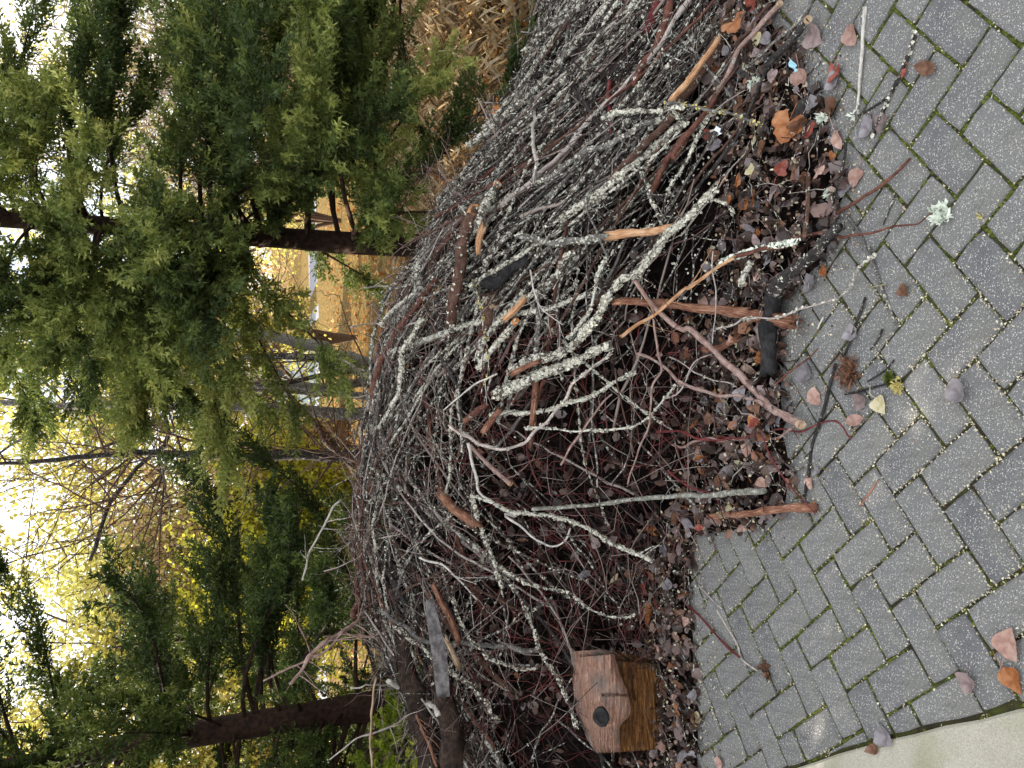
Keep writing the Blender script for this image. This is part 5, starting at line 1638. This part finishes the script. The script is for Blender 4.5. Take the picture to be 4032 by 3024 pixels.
scatter(lt, 700, hollow_point, (.012, .030), 1.0, (-.08, .03), lambda n: np.clip(g.normal(.35, .22, n), 0, 1))
def heap_point(g):
    X = g.uniform(-1.9, 1.9)
    return X, Yb(X) + g.uniform(.3, 1.1) * (YCf(X) - Yb(X))
scatter(lt, 500, heap_point, (.008, .022), 1.0, (-.05, .03), lambda n: np.clip(g.normal(.4, .25, n), 0, 1))
tag(link('leaf_litter', lt.mesh('leaf_litter', 'leaf_mass')), 'matted brown leaf litter along the foot of the brush pile', 'leaf litter', kind='stuff')
cr_ = MB()
scatter(cr_, 2600, litter_point, (.002, .008), .9, (.0, .022), lambda n: np.clip(g.normal(.5, .3, n), 0, 1))
def fringe(g):
    X = g.uniform(-1.5, 1.5)
    Y = Yl(X) - abs(g.normal(0, .08))
    return X, Y
scatter(cr_, 1300, fringe, (.0015, .005), .7, (.001, .004), lambda n: np.clip(g.normal(.5, .3, n), 0, 1))
tag(link('litter_crumbs', cr_.mesh('litter_crumbs', 'crumb_mass', smooth=False)), 'bark crumbs and lichen bits strewn over the leaf litter', 'debris', kind='stuff')

# ------------------------------------------------------------------ the split wood chunk
def zl(a, b): return 2200 + a * .31579, 2500 + b * .31579
def patch(name, top, bot, na, nb, depth, thick, mat, parent, org, seed):
    """A lump between two traced edges: top and bottom edge as pixels, its own depth, a back and a rim."""
    g = np.random.default_rng(seed)
    A, B_ = spline(np.array(top, float), na), spline(np.array(bot, float), na)
    v = np.zeros((na, nb, 3))
    for i in range(na):
        for j in range(nb):
            s = j / (nb - 1)
            p = A[i] * (1 - s) + B_[i] * s
            v[i, j] = at(p[0], p[1], depth(i / (na - 1), s, p, g))
    back = v.copy()
    cen = v.reshape(-1, 3).mean(0)
    back = cen + (back - cen) * .93
    back[..., 1] += thick
    V = np.concatenate([v.reshape(-1, 3), back.reshape(-1, 3)])
    N = na * nb
    q = []
    for i in range(na - 1):
        for j in range(nb - 1):
            a = i * nb + j
            q.append([a, a + 1, a + nb + 1, a + nb])
            q.append([N + a, N + a + nb, N + a + nb + 1, N + a + 1])
    for i in range(na - 1):
        for j in (0, nb - 1):
            a = i * nb + j
            q.append([a, a + nb, N + a + nb, N + a])
    for j in range(nb - 1):
        for i in (0, na - 1):
            a = i * nb + j
            q.append([a, a + 1, N + a + 1, N + a])
    b = MB(); b.add(V, None, q)
    me = b.mesh(name, mat, origin=org)
    return link(name, me, parent)
def knot_rings(n, kc, base_noise, freq):
    # year rings bend round the branch knot
    v = n.node('VectorMath', operation='DISTANCE')
    n.L(n.tc.outputs['Object'], v.inputs[0])
    v.inputs[1].default_value = kc
    d = n.math('ADD', v.outputs['Value'], n.math('MULTIPLY', n.noise(40, 3), .012))
    w_ = n.math('SINE', n.math('MULTIPLY', d, freq))
    fall = n.ramp(v.outputs['Value'], [(.03, 1.), (.10, 0.)])
    return n.mix(n.math('MULTIPLY', fall, .75), base_noise, n.math('ADD', n.math('MULTIPLY', w_, .22), .5))
corg = ground(2640, 2780)
KN = np.array((2200 + 530 * .31579, 2500 + 1020 * .31579))
kc = at(KN[0], KN[1], 2.585)
n = NT('chunk_skin', .75, .3)
gr = n.noise(1, 6, n.vec((14, 70, 150)), .7, 1.2)
gr2 = knot_rings(n, tuple(kc - corg), gr, 620)
c = n.ramp(gr2, [(.28, (.10, .050, .034)), (.44, (.25, .130, .090)), (.60, (.40, .25, .19)), (.80, (.62, .50, .44))])
gz = n.noise(9, 5)
c = n.mix(n.ramp(gz, [(.50, 0.), (.66, .8)]), c, (.17, .145, .13))
n.color(c); n.bump(gr2, 1., .008)
n = NT('chunk_wood', .8, .2)
gr = n.noise(1, 6, n.vec((9, 80, 150)), .7, .8)
c = n.ramp(gr, [(.28, (.016, .007, .004)), (.42, (.095, .038, .013)), (.57, (.27, .125, .040)), (.74, (.52, .31, .14))])
gz = n.noise(11, 4)
c = n.mix(n.ramp(gz, [(.50, 0.), (.66, .75)]), c, (.085, .065, .052))
n.color(c); n.bump(gr, 1., .014)
chunk = empty('wood_chunk', corg)
tag(chunk, 'split log chunk with pinkish debarked top, dark knot and rough orange face', 'log')
top = [zl(240, 275), zl(258, 600), zl(300, 1000), zl(352, 1180), zl(400, 1290), zl(462, 1470)]
low = [zl(692, 240), zl(742, 430), zl(850, 700), zl(892, 880), zl(878, 1010), zl(800, 1090), zl(760, 1180), zl(770, 1460)]
def dskin(a, s, p, g):
    d = 2.86 - .235 * math.sin(min(1, s * 1.15) * math.pi / 2) ** .9
    if s > .85: d += .03 * ((s - .85) / .15) ** 2
    rr = np.hypot(p[0] - KN[0], p[1] - KN[1])
    d -= .030 * math.exp(-(rr / 52) ** 2) + .010 * math.exp(-((rr - 45) / 14) ** 2)
    rr2 = np.hypot(p[0] - (2200 + 545 * .316), p[1] - (2500 + 600 * .316))
    d += .014 * math.exp(-(rr2 / 28) ** 2)
    if abs(p[1] - (2500 + 745 * .316)) < 5 and p[0] > 2200 + 540 * .316: d += .022
    d += .0035 * math.sin(rr * .42) * math.exp(-rr / 60)
    if p[1] > 2500 + 1150 * .316: d += .010 * abs(math.sin(p[0] * .33)) + .006 * abs(math.sin(p[0] * .71 + .5))
    return d + .004 * math.sin(p[0] * .21 + p[1] * .03) + .003 * math.sin(p[0] * .43 + 1.3 * math.sin(p[1] * .02)) + g.normal(0, .0012)
patch('debarked_top', top, low, 80, 48, dskin, .10, 'chunk_skin', chunk, corg, 1)
top2 = [zl(600, 320), zl(640, 600), zl(700, 900), zl(690, 1050), zl(640, 1200), zl(560, 1476)]
low2 = [zl(1250, 360), zl(1280, 600), zl(1285, 850), zl(1290, 1100), zl(1330, 1280), zl(1370, 1420)]
def dwood(a, s, p, g):
    rid = .018 * abs(math.sin(s * 17 + 1.6 * math.sin(a * 4.1))) ** .7 + .012 * abs(math.sin(s * 43 + 2.2 * math.sin(a * 3 + 1))) + .007 * abs(math.sin(s * 91 + a * 9))
    gap = .03 * math.exp(-((s - .42) / .05) ** 2) * (a < .4)
    return 2.70 - .02 * s + .05 * (s < .08) + rid + gap - .015 * math.exp(-((s - .62) / .16) ** 2 - ((a - .28) / .18) ** 2) + g.normal(0, .002)
patch('split_face', top2, low2, 50, 90, dwood, .16, 'chunk_wood', chunk, corg, 2)
kn = MB()
a = np.arange(16) * 2 * math.pi / 16
vdir = unit(CAM - kc)
u = unit(np.cross(vdir, [0, 0, 1])); w_ = np.cross(u, vdir)
rings = []
for rr, dd in ((.036, -.022), (.031, .004), (.026, .007), (.020, .001), (.008, -.004)):
    rings.append(kc + vdir * dd + rr * (np.cos(a)[:, None] * u * 1.0 + np.sin(a)[:, None] * w_ * .82) + rng.normal(0, .0012, (16, 3)))
V = np.vstack(rings + [[kc - vdir * .004]])
q = np.vstack([np.stack([i * 16 + np.arange(16), i * 16 + (np.arange(16) + 1) % 16, (i + 1) * 16 + (np.arange(16) + 1) % 16, (i + 1) * 16 + np.arange(16)], 1) for i in range(4)])
t = np.stack([64 + np.arange(16), 64 + (np.arange(16) + 1) % 16, np.full(16, 80)], 1)
kn.add(V, t, q)
tag(link('knot', kn.mesh('knot', 'bark_charred', origin=corg), chunk), 'dark round branch knot')

# rotten log and grey board behind it
rl = zp(6, [(480, 780), (470, 1000), (520, 1250), (600, 1450), (640, 1700)])
make_branch('rotten_log', 'rotten dark brown log lying along the pile end above the wood chunk', 'log', np.array([at(*p, 3.30) for p in rl]), .040, .048, 'bark_rotten', sides=14, rough=.16, knobs=True, lichen=40, twigs=10)
rl2 = zp(6, [(700, 1150), (740, 1350), (760, 1660)])
make_branch('rotten_log', 'lower rotten log with peeling dark bark behind the wood chunk', 'log', np.array([at(*p, 3.15) for p in rl2]), .040, .046, 'bark_rotten', sides=14, rough=.18, knobs=True, twigs=8)
bt = [(x, y) for x, y in zp(6, [(590, 620), (610, 800), (640, 1000), (665, 1220)])]
bb = [(x, y) for x, y in zp(6, [(640, 600), (690, 790), (730, 1000), (745, 1215)])]
bo = at(*bt[0], 2.95)
bd = patch('weathered_board', bt, bb, 14, 5, lambda a, s, p, g: 2.96 - .03 * s + g.normal(0, .003), .02, 'bark_weathered', None, bo, 3)
bd.location = bo
tag(bd, 'flat weathered grey board among twigs above the hollow', 'board')

# lichen tuft on the pavers
def tuft(px, n_, R_, mat, name, label, cat, h=1.0, group=None, z0=.003, fine=1.0):
    g = np.random.default_rng(int(px[0]))
    c0 = ground(*px, z=z0)
    b = MB()
    for _ in range(n_):
        d = unit(np.array([g.normal(), g.normal(), abs(g.normal()) * h]))
        l = R_ * g.uniform(.45, 1.1)
        u = unit(np.cross(d, g.normal(0, 1, 3)))
        p = c0 + np.array([g.normal(0, R_ * .25), g.normal(0, R_ * .25), 0])
        wv = l * g.uniform(.16, .34) * fine
        k = [p - u * wv * .4, p + u * wv * .4, p + d * l * .55 + u * wv, p + d * l * .55 - u * wv * .8, p + d * l + u * wv * 1.2, p + d * l * 1.05 - u * wv, p + d * l * .85]
        b.add(np.array(k) + g.normal(0, l * .05, (7, 3)), [[0, 1, 2], [0, 2, 3], [3, 2, 6], [2, 4, 6], [3, 6, 5]], None, g.random())
    o = link(name, b.mesh(name, mat, smooth=False, origin=c0), None, c0)
    return tag(o, label, cat, group)
tuft((3712, 848), 70, .030, 'lichen_pale', 'lichen_tuft', 'ragged pale mint lichen tuft lying on the bare pavers', 'lichen')
tuft((3860, 852), 8, .012, 'lichen_yellow', 'lichen_scrap', 'tiny yellowish lichen scrap on a paver', 'lichen')
tuft((3505, 1490), 260, .017, 'moss', 'moss_tuft', 'dry green moss tuft on the pavers', 'moss', .5, fine=.3)
tuft((3535, 1520), 260, .017, 'lichen_yellow', 'moss_tuft', 'yellowish moss tuft below the dry green one', 'moss', .4, fine=.3)
tuft((3340, 1460), 200, .042, 'leaf_brown', 'dry_sprig', 'brown fibrous tuft of dry moss at the litter edge', 'moss', .2, fine=.07)
tuft((3015, 2640), 60, .030, 'leaf_brown', 'dry_sprig', 'small dry brown sprig at the end of the reddish stems', 'twig', .4, fine=.3)
tuft((2980, 330), 60, .030, 'lichen_pale', 'lichen_tuft', 'cream lichen cluster on the upper litter among orange leaves', 'lichen', z0=.03)
tuft((3240, 470), 40, .022, 'lichen_pale', 'lichen_tuft', 'white lichen cluster at the edge of the upper litter', 'lichen', z0=.01)
tuft((3360, 455), 14, .014, 'lichen_pale', 'lichen_scrap', 'small white lichen scrap at the fork of the dark twig', 'lichen')
tuft((3265, 765), 30, .020, 'lichen_pale', 'lichen_tuft', 'pale lichen cluster on the litter by the straight brown stick', 'lichen', z0=.01)

# scraps of litter
def scrap(px, size, mat, label, z):
    c0 = ground(*px, z=z)
    g = np.random.default_rng(int(px[1]))
    b = MB()
    nx_ = 6
    u, w_ = unit(np.array([1, .5, .15])), unit(np.array([-.4, 1, .3]))
    for i in range(nx_):
        for j in range(3):
            pass
    V = np.array([c0 + u * (i / 5 - .5) * size[0] + w_ * (j / 2 - .5) * size[1] + np.array([0, 0, 1]) * (.006 * math.sin(i * 1.7 + j) + .006) for i in range(6) for j in range(3)]) + g.normal(0, .001, (18, 3))
    q = [[i * 3 + j, i * 3 + j + 1, i * 3 + j + 4, i * 3 + j + 3] for i in range(5) for j in range(2)]
    b.add(V, None, q)
    tag(link('paper_scrap', b.mesh('paper_scrap', mat, smooth=False, origin=c0), None, c0), label, 'scrap')
scrap((3130, 262), (.045, .014), 'paper_blue', 'crumpled light blue scrap in the upper litter', .05)
scrap((2835, 515), (.03, .012), 'paper_white', 'small whitish blue scrap stuck under the flank sticks', .16)
